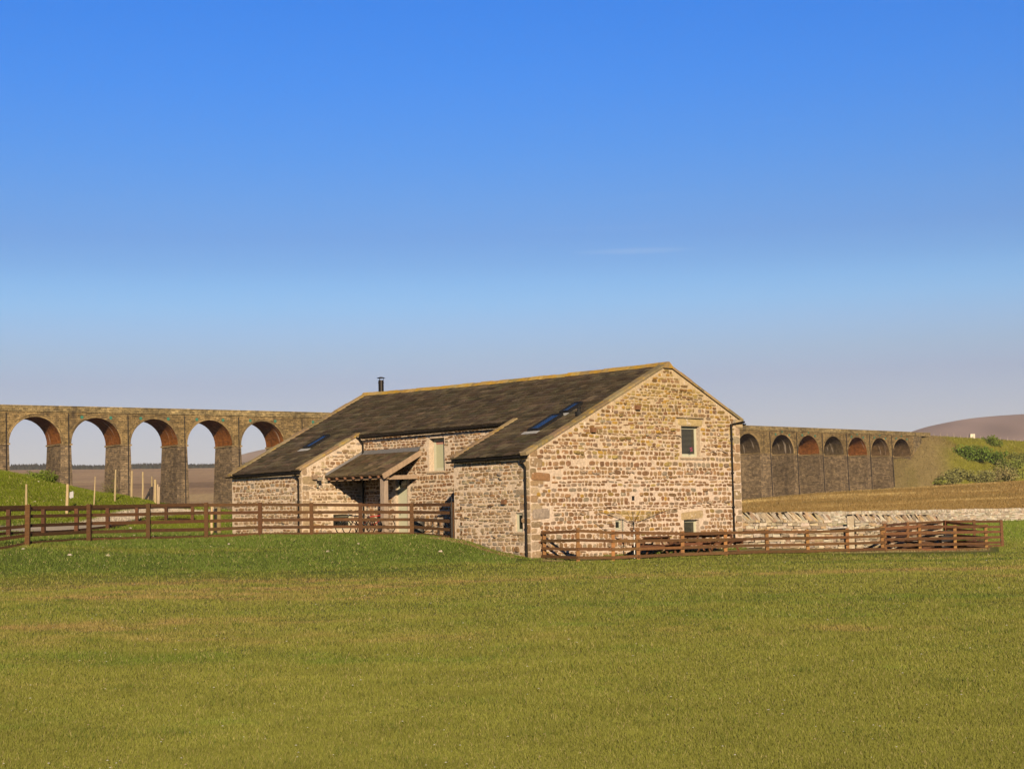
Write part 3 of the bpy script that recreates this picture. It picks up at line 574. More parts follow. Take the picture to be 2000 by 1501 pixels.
# gutters and downpipes
def gutter(p, q, name='gutter'):
    p, q = Vector(p), Vector(q); d = (q-p).normalized(); s_ = d.cross(Vector((0, 0, 1))).normalized(); mb = MB(); K = 7; r = .068
    prof = [(math.cos(math.pi*(1+k/(K-1)))*r, math.sin(math.pi*(1+k/(K-1)))*r) for k in range(K)]; prof += [(x*.85, y_*.85) for x, y_ in prof[::-1]]
    n_ = len(prof); vs = [p+s_*x+Vector((0, 0, y_)) for x, y_ in prof]+[q+s_*x+Vector((0, 0, y_)) for x, y_ in prof]
    mb.add(vs, [(k, (k+1) % n_, n_+(k+1) % n_, n_+k) for k in range(n_)]+[tuple(range(n_))[::-1], tuple(range(n_, 2*n_))], (.012, .011, .010))
    L_ = (q-p).length; t = .3
    while t < L_:
        mb.tube([p+d*(t-.02)+s_*math.cos(a)*.078+Vector((0, 0, math.sin(a)*.078)) for a in np.linspace(math.pi, 2*math.pi, 7)], .014, (.012, .011, .010), 5); t += .9
    # fascia board behind the gutter
    mb.build(name, M['black'], roof)
def fascia(p, q, inward):
    mb = MB(); p, q = Vector(p), Vector(q); mb.box(p, q-p, inward*.03, (0, 0, .13), (.02, .018, .016)); mb.build('fascia', M['black'], roof)
def zg(u, v): return zroof(u, v)-.06
gutter(BP(-.24, -.06, zg(-.16, 0)-.02), BP(-.24, V2+.12, zg(-.16, V2)-.02)); fascia(BP(-.12, 0, zg(0, 0)-.12), BP(-.12, V2, zg(0, V2)-.12), dR)
gutter(BP(-.24, V1-.08, zg(-.16, V1)-.04), BP(-.24, LB+.1, zg(-.16, LB)+.0)); fascia(BP(-.12, V1, zg(0, V1)-.12), BP(-.12, LB, zg(0, LB)-.12), dR)
gutter(BP(UM-.28, V2+.1, zg(UM-.18, V2)-.02), BP(UM-.28, V1-.02, zg(UM-.18, V1)-.05)); fascia(BP(UM-.13, V2, zg(UM, V2)-.14), BP(UM-.13, V1, zg(UM, V1)-.14), dR)
gutter(BP(WR+.24, -.12, zg(WR+.16, 0)-.05), BP(WR+.24, LB, zg(WR+.16, LB)-.05))
def downpipe(pts, r=.042, last=None):
    mb = MB(); mb.tube(pts, r, (.014, .012, .010), 9); L_ = 0
    a, b_ = Vector(pts[-2]), Vector(pts[-1])
    for t in np.arange(.12, .98, .27): p = a.lerp(b_, t); mb.tube([p-Vector((0, 0, .035)), p+Vector((0, 0, .035))], r*1.35, (.014, .012, .010), 9)
    mb.build('downpipe', M['black'], barn)
vp, _ = on_u(1016, 893, -.24); v2_, _ = on_u(1027, 1000, -.08)
downpipe([BP(-.24, vp, zg(0, vp)-.08), BP(-.24, vp, zg(0, vp)-.20), BP(-.08, v2_, zg(0, vp)-.48), BP(-.08, v2_, -1.62)])
vp, _ = on_u(583, 1000, -.08); vp = max(vp, V1+.06); downpipe([BP(-.24, vp, zg(0, vp)-.1), BP(-.24, vp, zg(0, vp)-.18), BP(-.08, vp, zg(0, vp)-.4), BP(-.08, vp, -.72)])
up_, _ = on_v(1430, 900, -.08); downpipe([BP(WR+.2, -.10, zg(WR, 0)-.06), BP(WR+.02, -.10, zg(WR, 0)-.08), BP(up_, -.09, zg(WR, 0)-.16), BP(up_+.0, -.08, -1.62)], .048)
downpipe([BP(UM-.28, V1-.2, zg(UM, V1)-.1), BP(UM-.28, V1-.2, zg(UM, V1)-.2), BP(UM-.1, V1-.2, zg(UM, V1)-.42), BP(UM-.1, V1-.2, -.75)])

# windows
def window(P_, a, n, H, fw=.06, inset=.19, mull=False, frame_col=(.60, .59, .44), kind=None, sill=True, head=False):
    s0, s1_, z0, z1 = H; up = Vector((0, 0, 1)); O = P_
    pt = lambda s, z, d=0: O+a*s+up*z+n*d
    mb = MB(); D = -inset
    for (x0, x1, q0, q1) in ((s0+.002, s0+fw, z0+.002, z1-.002), (s1_-fw, s1_-.002, z0+.002, z1-.002), (s0+fw, s1_-fw, z0+.002, z0+fw*1.3), (s0+fw, s1_-fw, z1-fw, z1-.002)):
        mb.box(pt(x0, q0, D-.05), a*(x1-x0), up*(q1-q0), n*.05, frame_col)
    for (x0, x1, q0, q1) in ((s0+fw, s0+fw+.035, z0+fw*1.3, z1-fw), (s1_-fw-.035, s1_-fw, z0+fw*1.3, z1-fw), (s0+fw+.035, s1_-fw-.035, z0+fw*1.3, z0+fw*1.3+.03), (s0+fw+.035, s1_-fw-.035, z1-fw-.03, z1-fw)):
        mb.box(pt(x0, q0, D-.04), a*(x1-x0), up*(q1-q0), n*.028, tuple(c*.95 for c in frame_col))
    w = mb.build('window', M['paint'], barn)
    g_ = MB(); g_.box(pt(s0+fw+.02, z0+fw, D-.045), a*(s1_-s0-2*fw-.04), up*(z1-z0-2*fw), n*.008, (.02, .02, .02)); g_.build('pane', M['glass'], w)
    if sill:
        sb = MB(); sb.box(pt(s0-.10, z0-.10, -.02), a*(s1_-s0+.2), up*.07, n*.075, (.46, .35, .23), .006); sb.build('sill', M['stone'], w)
    if head:
        sb = MB(); sb.box(pt(s0-.32, L_up[3]+.02, -.01), a*(s1_-s0+.52), up*.06, n*.10, (.42, .32, .20), .006); sb.build('hood', M['stone'], w)
    if kind == 'blind':      # slatted venetian blind behind the glass, shown just in front of the dark room
        bl = MB(); z = z0+fw+.05
        while z < z1-fw-.04:
            bl.box(pt(s0+fw+.05, z, D-.032), a*(s1_-s0-2*fw-.10), up*.012, n*.006, (.16, .15, .11)); z += .05
        bl.build('blind', M['plain'], w)
    if kind == 'roller':
        bl = MB(); bl.box(pt(s0+fw+.04, z0+fw+.05, D-.034), a*(s1_-s0-2*fw-.08), up*(z1-z0-2*fw-.22), n*.004, (.50, .50, .33)); bl.build('blind', M['paint'], w)
        bl = MB(); s = s0+fw+.045
        while s < s1_-fw-.09:
            bl.box(pt(s, z1-fw-.17+random.uniform(-.01, .01), D-.030), a*.045, up*.13, n*.004, (.50, .26, .20)); s += .055
        bl.build('pelmet', M['plain'], w)
    return w
window(BP(0, 0), dR, nG, H_up, fw=.075, kind='blind', head=True)
fl = MB(); random.seed(3)       # pink flower standing in the upper gable window
p0 = BP(H_up[0]+.45, 0, H_up[2]+.28)-dL*.095
for k in range(14): fl.box(p0+dR*random.uniform(-.08, .08)+Vector((0, 0, random.uniform(-.07, .08))), dR*.03, Vector((0, 0, .03)), -dL*.006, jc((.45, .05, .16), .3))
fl.box(p0+Vector((0, 0, -.18)), dR*.012, Vector((0, 0, .16)), -dL*.006, (.06, .10, .03))
tag(fl.build('flower', M['plain'], None, loc=p0), 'small pink flower inside the upper gable window', 'flower')
window(BP(0, 0), dR, nG, H_lo, fw=.07, kind='blind'); window(BP(0, 0), dR, nG, H_slot, fw=.035, sill=False, inset=.05)
v_ = MB(); v_.box(BP(H_vent[0], 0, H_vent[2])+dL*.035, dR*(H_vent[1]-H_vent[0]), Vector((0, 0, H_vent[3]-H_vent[2])), dL*.02, (.01, .01, .01)); v_.build('vent_shade_plate', M['plain'], barn)  # black plate just inside the vent opening, painting in its shade
window(BP(0, V2), -dL, -dR, H_sw, fw=.055, inset=.07)
window(BP(UM, V1), -dL, -dR, H_mw, fw=.085, kind='roller', inset=.27)
window(BP(0, V1), dR, -dL, H_dw, fw=.07, sill=False)
# door: pale vertical boards with frame, glazed strip above
O, a, n_ = BP(UM, V1), -dL, -dR; up = Vector((0, 0, 1)); s0, s1_, z0, z1 = H_door
mb = MB(); zt = z0+2.05
for (x0, x1, q0, q1) in ((s0, s0+.07, z0, z1), (s1_-.07, s1_, z0, z1), (s0+.07, s1_-.07, z1-.07, z1), (s0+.07, s1_-.07, zt, zt+.06)):
    mb.box(O+a*x0+up*q0-n_*.23, a*(x1-x0), up*(q1-q0), n_*.09, (.60, .59, .44))
fr = mb.build('door_frame', M['paint'], barn)
mb = MB(); s = s0+.07
while s < s1_-.08:
    w = min(.105, s1_-.07-s); mb.box(O+a*(s+.004)+up*z0-n_*.19, a*(w-.008), up*(zt-z0), n_*.05, (.58, .58, .42)); s += .105
mb.box(O+a*(s0+.07)+up*z0-n_*.20, a*(s1_-s0-.14), up*(zt-z0), n_*.04, (.45, .45, .33))
dr = mb.build('door', M['paint'], barn)
mb = MB(); mb.bar(O+a*(s0+.14)+up*(z0+.95)-n_*.12, O+a*(s0+.14)+up*(z0+1.15)-n_*.12, .03, .03, (.01, .01, .01), up=(1, 0, 0)); mb.build('handle', M['black'], dr)
mb = MB(); mb.box(O+a*(s0+.07)+up*(zt+.06)-n_*.18, a*(s1_-s0-.14), up*(z1-zt-.13), n_*.01, (.02, .02, .02)); mb.build('fanlight', M['glass'], barn)
mb = MB(); mb.box(O+a*(s0-.08)+up*(z0-.03), a*(s1_-s0+.16), up*.12, n_*.4, (.42, .34, .24), .01); mb.build('doorstep', M['stone'], barn)

# skylights, roof vent, flue
def skylight(x, y, w, h, ajar=0.0):
    u, v = on_roof(x, y); mb = MB()
    f_ = lambda uu, vv, d: rp(uu, vv, d)
    def frame(uA, uB, vA, vB, d0, d1, c):
        mb.add([f_(uA, vA, d0), f_(uB, vA, d0), f_(uB, vB, d0), f_(uA, vB, d0), f_(uA, vA, d1), f_(uB, vA, d1), f_(uB, vB, d1), f_(uA, vB, d1)], [(3, 2, 1, 0), (4, 5, 6, 7), (0, 1, 5, 4), (1, 2, 6, 5), (2, 3, 7, 6), (3, 0, 4, 7)], c)
    c = (.02, .02, .022); t = .07
    frame(u-h/2, u-h/2+t, v-w/2, v+w/2, .0, .15, c); frame(u+h/2-t, u+h/2, v-w/2, v+w/2, .0, .15, c)
    frame(u-h/2+t, u+h/2-t, v-w/2, v-w/2+t, .0, .15, c); frame(u-h/2+t, u+h/2-t, v+w/2-t, v+w/2, .0, .15, c)
    k = mb.build('skylight', M['black'], roof)
    mb = MB()
    mb.add([f_(u-h/2+t, v-w/2+t, .12), f_(u+h/2-t, v-w/2+t, .12), f_(u+h/2-t, v+w/2-t, .12), f_(u-h/2+t, v+w/2-t, .12)], [(0, 1, 2, 3)], (.02, .04, .1)); mb.build('pane', M['skyglass'], k)
    mb = MB(); mb.add([f_(u-h/2-.20, v-w/2-.05, .062), f_(u-h/2, v-w/2-.05, .066), f_(u-h/2, v+w/2+.18, .066), f_(u-h/2-.20, v+w/2+.18, .062), f_(u-h/2-.20, v-w/2-.05, .05), f_(u-h/2, v-w/2-.05, .05), f_(u-h/2, v+w/2+.18, .05), f_(u-h/2-.20, v+w/2+.18, .05)], [(0, 1, 2, 3), (7, 6, 5, 4), (0, 4, 5, 1), (2, 6, 7, 3), (0, 3, 7, 4)], (.45, .46, .48)); mb.build('flashing', M['lead'], k)
skylight(620, 866, .50, 1.15); skylight(1067, 829, .62, 1.35); skylight(1117, 800, .46, .85)
u, v = on_roof(1131, 812); mb = MB(); p = rp(u, v, 0); mb.tube([p, p+Vector((0, 0, .16))], .13, (.02, .02, .02), 12); mb.tube([p+Vector((0, 0, .16)), p+Vector((0, 0, .30))], .06, (.02, .02, .02), 10); mb.tube([p+Vector((0, 0, .30)), p+Vector((0, 0, .36))], [.10, .07], (.02, .02, .02), 10)
mb.build('roof_vent', M['black'], roof)
u = UR+.45; v, zt = on_u(744, 736, u); zb = zroof(u, v); mb = MB(); p = BP(u, v, 0)
mb.tube([p+Vector((0, 0, zb-.1)), p+Vector((0, 0, zt-.16))], .13, (.035, .03, .026), 16); mb.tube([p+Vector((0, 0, zt-.30)), p+Vector((0, 0, zt-.26))], .145, (.035, .03, .026), 16)
mb.tube([p+Vector((0, 0, zt-.06)), p+Vector((0, 0, zt-.045)), p+Vector((0, 0, zt))], [.20, .20, .07], (.035, .03, .026), 16)
for k in range(3): a_ = k*2.1; q = p+Vector((math.cos(a_)*.12, math.sin(a_)*.12, 0)); mb.tube([q+Vector((0, 0, zt-.2)), q+Vector((0, 0, zt-.05))], .012, (.03, .03, .03), 5)
mb.build('flue', M['metal'], roof, smooth=False)

# porch: lean-to slate roof in the inner corner
up0 = 1.05; zP1 = on_u(822, 879, UM)[1]; vE = on_u(822, 879, UM)[0]; zP0 = on_v(634, 931, V1)[1]; up0 = on_v(634, 931, V1)[0]
def pp(u, v, d=0):
    z = zP0+(zP1-zP0)*(u-up0)/(UM-up0); return BP(u, v, z+d)
mb = MB(); slates(mb, pp, up0, UM-.02, lambda u: vE, lambda u: V1-.01, du=.26, seed=61, pal=[(.13, .098, .062), (.15, .112, .07), (.11, .085, .055), (.17, .13, .08)])
mb.add([pp(up0, vE, -.02), pp(UM, vE, -.02), pp(UM, V1, -.02), pp(up0, V1, -.02), pp(up0, vE, -.05), pp(UM, vE, -.05), pp(UM, V1, -.05), pp(up0, V1, -.05)], [(0, 3, 2, 1)[::-1], (7, 6, 5, 4), (0, 4, 5, 1)[::-1], (0, 3, 7, 4)], (.12, .08, .05))
porch = mb.build('porch_roof', M['slate'], barn)
mb = MB(); mb.bar(pp(up0-.03, vE-.02, -.09), pp(UM, vE-.02, -.09), .06, .22, (.42, .30, .20)); mb.build('bargeboard', M['oak'], porch)
ub = up0+.28; zbm = pp(ub, 0).z-.24; vpost = vE+.30
mb = MB(); mb.bar(BP(ub, V1, zbm), BP(ub, vE+.05, zbm), .16, .20, (.34, .23, .14)); mb.build('beam', M['oak'], porch)
mb = MB(); mb.bar(BP(ub, vpost, zbm-.04), BP(UM, vpost-.0, zbm-.0), .16, .17, (.40, .29, .20)); mb.build('beam', M['oak'], porch)
mb = MB(); mb.bar(BP(ub, vpost, -.85), BP(ub, vpost, zbm-.1), .24, .22, (.40, .31, .24), up=dR, j=.008); mb.build('post', M['oak'], porch)
random.seed(4)
for k in range(7):
    v = vE+.35+(V1-vE-.5)*k/6.2
    mb = MB(); mb.bar(pp(up0-.02, v, -.11), pp(UM-.02, v, -.11), .06, .10, (.28, .14, .08)); mb.build('rafter', M['oak'], porch)
mb = MB()
mb.add([pp(UM-.16, vE, .06), pp(UM, vE, .16), pp(UM, V1, .16), pp(UM-.16, V1, .06), pp(UM-.16, vE, .045), pp(UM-.16, V1, .045)], [(0, 1, 2, 3), (4, 0, 3, 5)], (.17, .17, .18))
mb.add([pp(up0, V1-.14, .055), pp(UM, V1-.14, .055), pp(UM, V1-.01, .13), pp(up0, V1-.01, .13)], [(0, 1, 2, 3)], (.22, .21, .21)); mb.build('flashing', M['lead'], porch)
# wall lamp and little lamp right of the door
mb = MB(); u, z = on_v(608, 936, V1); mb.box(BP(u, V1, z)-dL*.16, dR*.22, dL*.16, (0, 0, .20), (.34, .24, .16), .005); mb.build('wall_block', M['stone'], barn)
mb = MB(); u, z = on_v(617, 944, V1); p = BP(u, V1, z); mb.box(p-dL*.20, dR*.16, dL*.14, (0, 0, .14), (.03, .03, .03)); mb.tube([p-dL*.12, p-dL*.12-Vector((0, 0, .16))], .05, (.3, .28, .2), 8); mb.build('wall_lamp', M['black'], barn)
mb = MB(); v, z = on_u(801, 943, UM); p = BP(UM, v, z)-dR*.1; mb.tube([p, p+Vector((0, 0, .2))], .05, (.55, .53, .48), 8); mb.box(p-dL*.06, dL*.12, dR*.1, (0, 0, .03), (.02, .02, .02)); mb.build('wall_lamp', M['metal'], barn)

# ------------------------------------------------------------------ fences
BROWN = (.112, .054, .021); ORNG = (.31, .155, .055)
def fence(name, label, posts, group, h, rails, pcol, rcol, pw=.13, rh=.105, rt=.045, rside=-1, cat='fence', top_pad=.03, no_rail=(), no_post=()):
    """posts: list of (x, Y, top_z or None, height)"""
    pts = []
    for (x, Y, hh) in posts:
        X = (x-1005.5)/3200*Y; pts.append((Vector((X, Y, gz(X, Y))), hh or h))
    root = thing(name, label, cat, pts[0][0], group)
    for ip, (p, hh) in enumerate(pts):
        if ip in no_post: continue
        mb = MB(); l = Vector((random.uniform(-.02, .02), random.uniform(-.02, .02), 0)); c = jc(pcol, .22)
        mb.bar(p-Vector((0, 0, .3)), p+Vector((0, 0, hh+top_pad))+l, pw, pw, c, up=(random.uniform(-.15, .15), -1, 0), j=.006); mb.build('post', M['wood'], root)
    for k in range(len(pts)-1):
        if k in no_rail: continue
        (p, h1), (q, h2) = pts[k], pts[k+1]; d = (q-p).normalized(); side = Vector((d.y, -d.x, 0)).normalized()
        if side.y > 0: side = -side
        off = side*(pw/2+rt/2)*rside*-1 if rside else Vector((0, 0, 0))
        for f_ in rails:
            z1_, z2_ = h1*f_, h2*f_
            a_ = p+off+Vector((0, 0, z1_+random.uniform(-.012, .012)))-d*.05; b_ = q+off+Vector((0, 0, z2_+random.uniform(-.012, .012)))+d*.05
            mb = MB(); mb.bar(a_, b_, rt, rh*random.uniform(.93, 1.06), jc(rcol, .25), j=.003); mb.build('rail', M['wood'], root)
    return root
R5 = (.955, .73, .50, .27, .06); R4 = (.93, .66, .39, .13)
random.seed(77)
lf = [(-65, 53.0), (57, 56.5), (177, 60.5), (292, 63.0), (405, 65.0), (510, 66.3), (610, 66.5), (705, 66.2), (805, 65.5), (885, 63.4)]
hts = []
for x, Y in lf:
    yt = np.interp(x, [-65, 57, 177, 292, 405, 510, 805, 885], [986, 985, 984.5, 983, 981, 980.5, 982, 981]); X = (x-1000)/3200*Y; hts.append(at(x, yt, Y).z-gz(X, Y)-.03)
fence('rail_fence', 'long dark brown five-rail fence along the top of the green bank', [(x, Y, h) for (x, Y), h in zip(lf, hts)], 'brown timber rail fences', 1.35, R5, BROWN, BROWN, pw=.155, rh=.12, rside=1)
xr, zr_ = on_u(896, 1000, -.1); pw_ = BP(-.08, xr); p885 = ((885-1000)/3200*63.4, 63.4)
fence('rail_fence', 'short return of the bank fence running back to the barn wing wall', [(885+3, 63.5, hts[-1]-.05), (pw_.x/pw_.y*3200+1005.5, pw_.y, hts[-1]-.08)], 'brown timber rail fences', 1.35, R5, BROWN, BROWN, pw=.11, rh=.11, rside=1, no_post=(1,))
bf = [(-50, 60.5), (20, 63), (88, 66.0), (152, 69), (213, 72), (270, 75), (327, 78.5), (378, 82)]
fence('rail_fence', 'lower weathered brown fence behind the bank fence, in front of the gravel track', [(x, Y, at(x, np.interp(x, [-50, 378], [992, 989]), Y).z-gz((x-1000)/3200*Y, Y)) for x, Y in bf], 'brown timber rail fences', 1.1, (.93, .12), (.115, .05, .024), (.09, .038, .018), pw=.15, rside=1)
pf = [(1062, 60.2), (1127, 58.8), (1195, 59.2), (1244, 59.5), (1330, 60.3), (1414, 61.2), (1495, 62.2), (1574, 63.2), (1651, 64.2), (1719, 65.3)]
pt_ = {1062: 1035, 1127: 1030, 1195: 1034, 1244: 1034, 1330: 1036, 1414: 1035, 1495: 1033, 1574: 1033, 1651: 1031, 1719: 1027}
fence('rail_fence', 'four-rail fence with orange brown posts in front of the gable', [(x, Y, at(x, pt_[x]+2, Y).z-gz((x-1000)/3200*Y, Y)) for x, Y in pf], 'brown timber rail fences', 1.15, R4, ORNG, (.145, .072, .028), pw=.125, rside=-1)
wp = BP(.12, -.1); fence('rail_fence', 'short stub of rails joining the paddock fence to the barn corner', [(1059, 60.4, 1.08), (1049, 60.75, 1.08)], 'brown timber rail fences', 1.1, R4, (.12, .05, .02), (.12, .05, .02), pw=.05, rside=-1)
pen = [(1721, 65.35), (1791, 66.3), (1860, 67.2), (1921, 68.0)]
ptp = {1721: 1028, 1791: 1023, 1860: 1024, 1921: 1023}
fence('rail_fence', 'near side of the timber pen at the right end of the paddock fence', [(x, Y, at(x, ptp[x]+2, Y).z-gz((x-1000)/3200*Y, Y)) for x, Y in pen], 'brown timber rail fences', 1.3, R5, ORNG, (.155, .074, .032), pw=.12, rside=-1)
pb = [(1724, 66.2), (1768, 69.5), (1843, 71.5), (1898, 72.0), (1952, 72.2)]
ptb = {1724: 1022, 1768: 1019, 1843: 1015, 1898: 1014.5, 1952: 1014}
fence('rail_fence', 'back side of the timber pen, its rails seen through the near side', [(x, Y, at(x, ptb[x]+1.5, Y).z-gz((x-1000)/3200*Y, Y)) for x, Y in pb], 'brown timber rail fences', 1.5, (.96, .76, .56, .36, .17, .03), (.18, .085, .036), (.125, .058, .026), pw=.12, rside=0)
fence('rail_fence', 'slanting side rails that close the pen between its near and back sides', [(1843, 71.3, at(1843, 1017, 71.3).z-gz((1843-1000)/3200*71.3, 71.3)), (1921, 68.2, at(1921, 1027, 68.2).z-gz((1921-1000)/3200*68.2, 68.2))], 'brown timber rail fences', 1.3, R5, (.15, .06, .024), (.12, .05, .02), pw=.11, rside=0)
# pale stakes on the knoll
def stake(x, yt, yb, Y, w, label, dx=0, col=(.50, .38, .21), name='fence_stake', group='pale timber stakes on the knoll', fork=False):
    X = (x-1000)/3200*Y; top = at(x+dx, yt, Y); z0 = min(gz(X, Y), at(x, yb, Y).z+.02); p = at(x, yb, Y); p.z = z0-.2
    mb = MB(); mid = p.lerp(top, .5)+Vector((random.uniform(-.02, .02), 0, 0)); mb.tube([p, mid, top], [w, w*.95, w*.85], jc(col, .1), 9)
    tag(mb.build(name, M['oak'], None, loc=(p.x, p.y, p.z)), label, 'stake', group)
stake(50, 945, 1006, 75.5, .055, 'pale stake leaning slightly, farthest left on the green knoll', 1.5)
stake(130, 945, 1006, 76.5, .075, 'thick pale stake with a scrap of grey sheet at its side', 2)
stake(183, 930, 984, 79, .035, 'thin leaning stake standing alone where the knoll slopes down', 3)
stake(224, 916.5, 975, 81, .05, 'tall pale stake in front of the third viaduct pier', 2)
stake(257, 919, 972, 84, .06, 'pale stake at the right edge of the third viaduct pier', 1)
stake(278, 921, 976, 87, .05, 'straight pale stake against open moor', 1)
stake(296, 930, 978, 88, .05, 'stake with a dark strut leaning against it', .5, (.40, .30, .17))
stake(303, 936, 984, 86, .075, 'stout pale post in the cluster beside the fourth pier', 0)
stake(308, 945, 986, 85, .05, 'short pale post in the cluster, second from its right end', 0, (.46, .36, .24))
stake(311, 950, 986, 84, .04, 'shortest pale post at the right end of the cluster', 0, (.46, .36, .24))
mb = MB(); p, q = at(283, 977, 87), at(297, 951, 87.8); mb.bar(p, q, .09, .09, (.05, .045, .045)); tag(mb.build('strut', M['oak'], None, loc=p), 'dark timber strut leaning on a stake at the end of the knoll', 'strut')
mb = MB(); q = at(294, 984, 87.5); mb.bar(q, at(294.5, 953, 87.5), .16, .12, (.05, .04, .035), up=(0, 1, 0)); tag(mb.build('gate_post', M['oak'], None, loc=q), 'dark squared post among the pale stakes beside the fourth pier', 'post')
mb = MB(); p = at(136, 961, 76.6); mb.add([p, p+Vector((.17, 0, .06)), p+Vector((.14, .03, -.24)), p+Vector((.02, .02, -.30))], [(0, 1, 2, 3)], (.5, .5, .52)); mb.box(p, (.16, 0, 0), (0, .01, 0), (0, 0, -.25), (.5, .5, .52), .02)
tag(mb.build('plastic_sheet', M['plain'], None, loc=p), 'scrap of pale grey sheet caught on the thick stake', 'sheet')
stake(414, 986, 1042, 70.0, .06, 'pale round post between the bank fence and the barn wing', 0, (.55, .40, .24), group='posts behind the bank fence')
stake(428, 990, 1038, 71.0, .10, 'broad greenish post right of the pale round post behind the fence', 0, (.26, .20, .09), group='posts behind the bank fence')
mb = MB(); p = at(422, 1040, 71); mb.bar(p, at(422, 992, 71), .16, .1, (.02, .017, .014), up=(0, 1, 0)); tag(mb.build('gate_post', M['oak'], None, loc=p), 'black squared gate post between two paler posts behind the fence', 'post')

# ------------------------------------------------------------------ small things by the barn
def bicycle(x, Y, yaw, label, fcol):
    X = (x-1000)/3200*Y; z = gz(X, Y); c, s = math.cos(yaw), math.sin(yaw); O = Vector((X, Y, z)); root = thing('bicycle', label, 'bicycle', O, 'bicycles under the porch')
    T = lambda a, h, t=0: O+Vector((c*a-s*t, s*a+c*t, h))
    for a0 in (-.52, .52):
        mb = MB(); K = 22; R_ = .33
        mb.tube([T(a0+R_*math.cos(2*math.pi*k/K), .34+R_*math.sin(2*math.pi*k/K)) for k in range(K+1)], .022, (.012, .012, .012), 6, cap=False); w = mb.build('wheel', M['black'], root)
        mb = MB()
        for k in range(12): t = math.pi*2*k/12; mb.tube([T(a0, .34), T(a0+.3*math.cos(t), .34+.3*math.sin(t))], .003, (.5, .5, .5), 3)
        mb.build('spokes', M['metal'], w)
    mb = MB(); n_ = 7
    for (p, q) in (((-.52, .34), (-.12, .36)), ((-.12, .36), (-.28, .78)), ((-.28, .78), (-.52, .34)), ((-.28, .74), (.30, .80)), ((-.12, .36), (.33, .68)), ((.30, .80), (.33, .66)), ((.33, .66), (.52, .34))): mb.tube([T(*p), T(*q)], .02, fcol, n_)
    mb.build('frame', M['plain'], root)
    mb = MB(); mb.tube([T(-.28, .78), T(-.33, .92)], .014, (.3, .3, .3), 6); mb.box(T(-.46, .90, -.05), T(-.20, .92, -.05)-T(-.46, .90, -.05), T(0, 0, .1)-T(0, 0, 0), Vector((0, 0, .05)), (.02, .02, .02), .01); mb.build('saddle', M['black'], root)
    mb = MB(); mb.tube([T(.30, .80), T(.27, 1.0)], .014, (.3, .3, .3), 6); mb.tube([T(.22, 1.02, -.30), T(.29, 1.0, -.08), T(.29, 1.0, .08), T(.22, 1.02, .30)], .015, (.015, .015, .015), 6); mb.build('handlebar', M['black'], root)
    mb = MB(); mb.tube([T(-.12, .36, .02), T(-.12, .36, .06)], .09, (.1, .1, .1), 12); mb.tube([T(-.12, .36, .06), T(-.02, .22, .08)], .012, (.2, .2, .2), 5); mb.tube([T(-.12, .36, -.06), T(-.22, .50, -.08)], .012, (.2, .2, .2), 5); mb.build('crank', M['metal'], root)
bicycle(690, 68.0, math.radians(200), 'dark bicycle with raised handlebars nearest the low wing window', (.03, .03, .035))
bicycle(703, 68.5, math.radians(172), 'second dark bicycle leaning in the middle of the group', (.05, .04, .04))
bicycle(728, 68.7, math.radians(15), 'bicycle with bright red frame next to the porch post', (.45, .015, .015))
# bench behind the bicycles
def at_g(x, Y): X = (x-1005.5)/3200*Y; return Vector((X, Y, gz(X, Y)))
# water butt / bin
p = at_g(819, 67.6); root = thing('bin', 'galvanised grey dustbin with lid between door and fence return', 'bin', p)
mb = MB(); mb.tube([p, p+Vector((0, 0, .62))], [.21, .245], (.17, .165, .155), 18)
for k in range(3): mb.tube([p+Vector((0, 0, .12+.2*k)), p+Vector((0, 0, .15+.2*k))], .252-.0*k, (.15, .145, .14), 18)
mb.build('body', M['metal'], root)
mb = MB(); mb.tube([p+Vector((0, 0, .62)), p+Vector((0, 0, .66)), p+Vector((0, 0, .71))], [.265, .265, .08], (.16, .155, .15), 18); mb.tube([p+Vector((-.06, 0, .71)), p+Vector((-.05, 0, .76)), p+Vector((.05, 0, .76)), p+Vector((.06, 0, .71))], .012, (.1, .1, .1), 6); mb.build('lid', M['metal'], root)
# tubular rack (hurdle)
for k, (x, lab) in enumerate(((846, 'left one of two bent grey metal hoops against the barn wall'), (858, 'right one of two bent grey metal hoops against the barn wall'))):
    p = at_g(x, 66.3); mb = MB(); mb.tube([p, p+Vector((0, 0, .66)), p+Vector((.04, 0, .72)), p+Vector((.16, 0, .72)), p+Vector((.20, 0, .66)), p+Vector((.20, 0, 0))], .022, (.20, .20, .20), 8)
    mb.tube([p+Vector((0, 0, .1)), p+Vector((-.45, .1, .0))], .018, (.12, .12, .12), 6); mb.tube([p+Vector((0, 0, .45)), p+Vector((-.4, .1, .18))], .018, (.05, .05, .05), 6)
    tag(mb.build('cycle_stand', M['metal'], None, loc=p), lab, 'stand', 'metal hoops by the wall')
p = at_g(752, 68.6); mb = MB(); mb.bar(p-Vector((0, 0, .1)), p+Vector((0, 0, 1.25)), .09, .09, (.09, .04, .02), up=(0, 1, 0)); tag(mb.build('fence_post', M['wood'], None, loc=p), 'lone dark brown post just right of the grey porch post', 'post')
p = at_g(883, 63.2); mb = MB(); mb.tube([p+Vector((0, 0, 1.1)), p+Vector((0, 0, 1.66))], [.04, .008], (.05, .045, .04), 6); mb.tube([p, p+Vector((0, 0, 1.1))], .035, (.05, .045, .04), 6); tag(mb.build('spike', M['black'], None, loc=p), 'thin dark spike rising above the last post of the bank fence', 'spike')
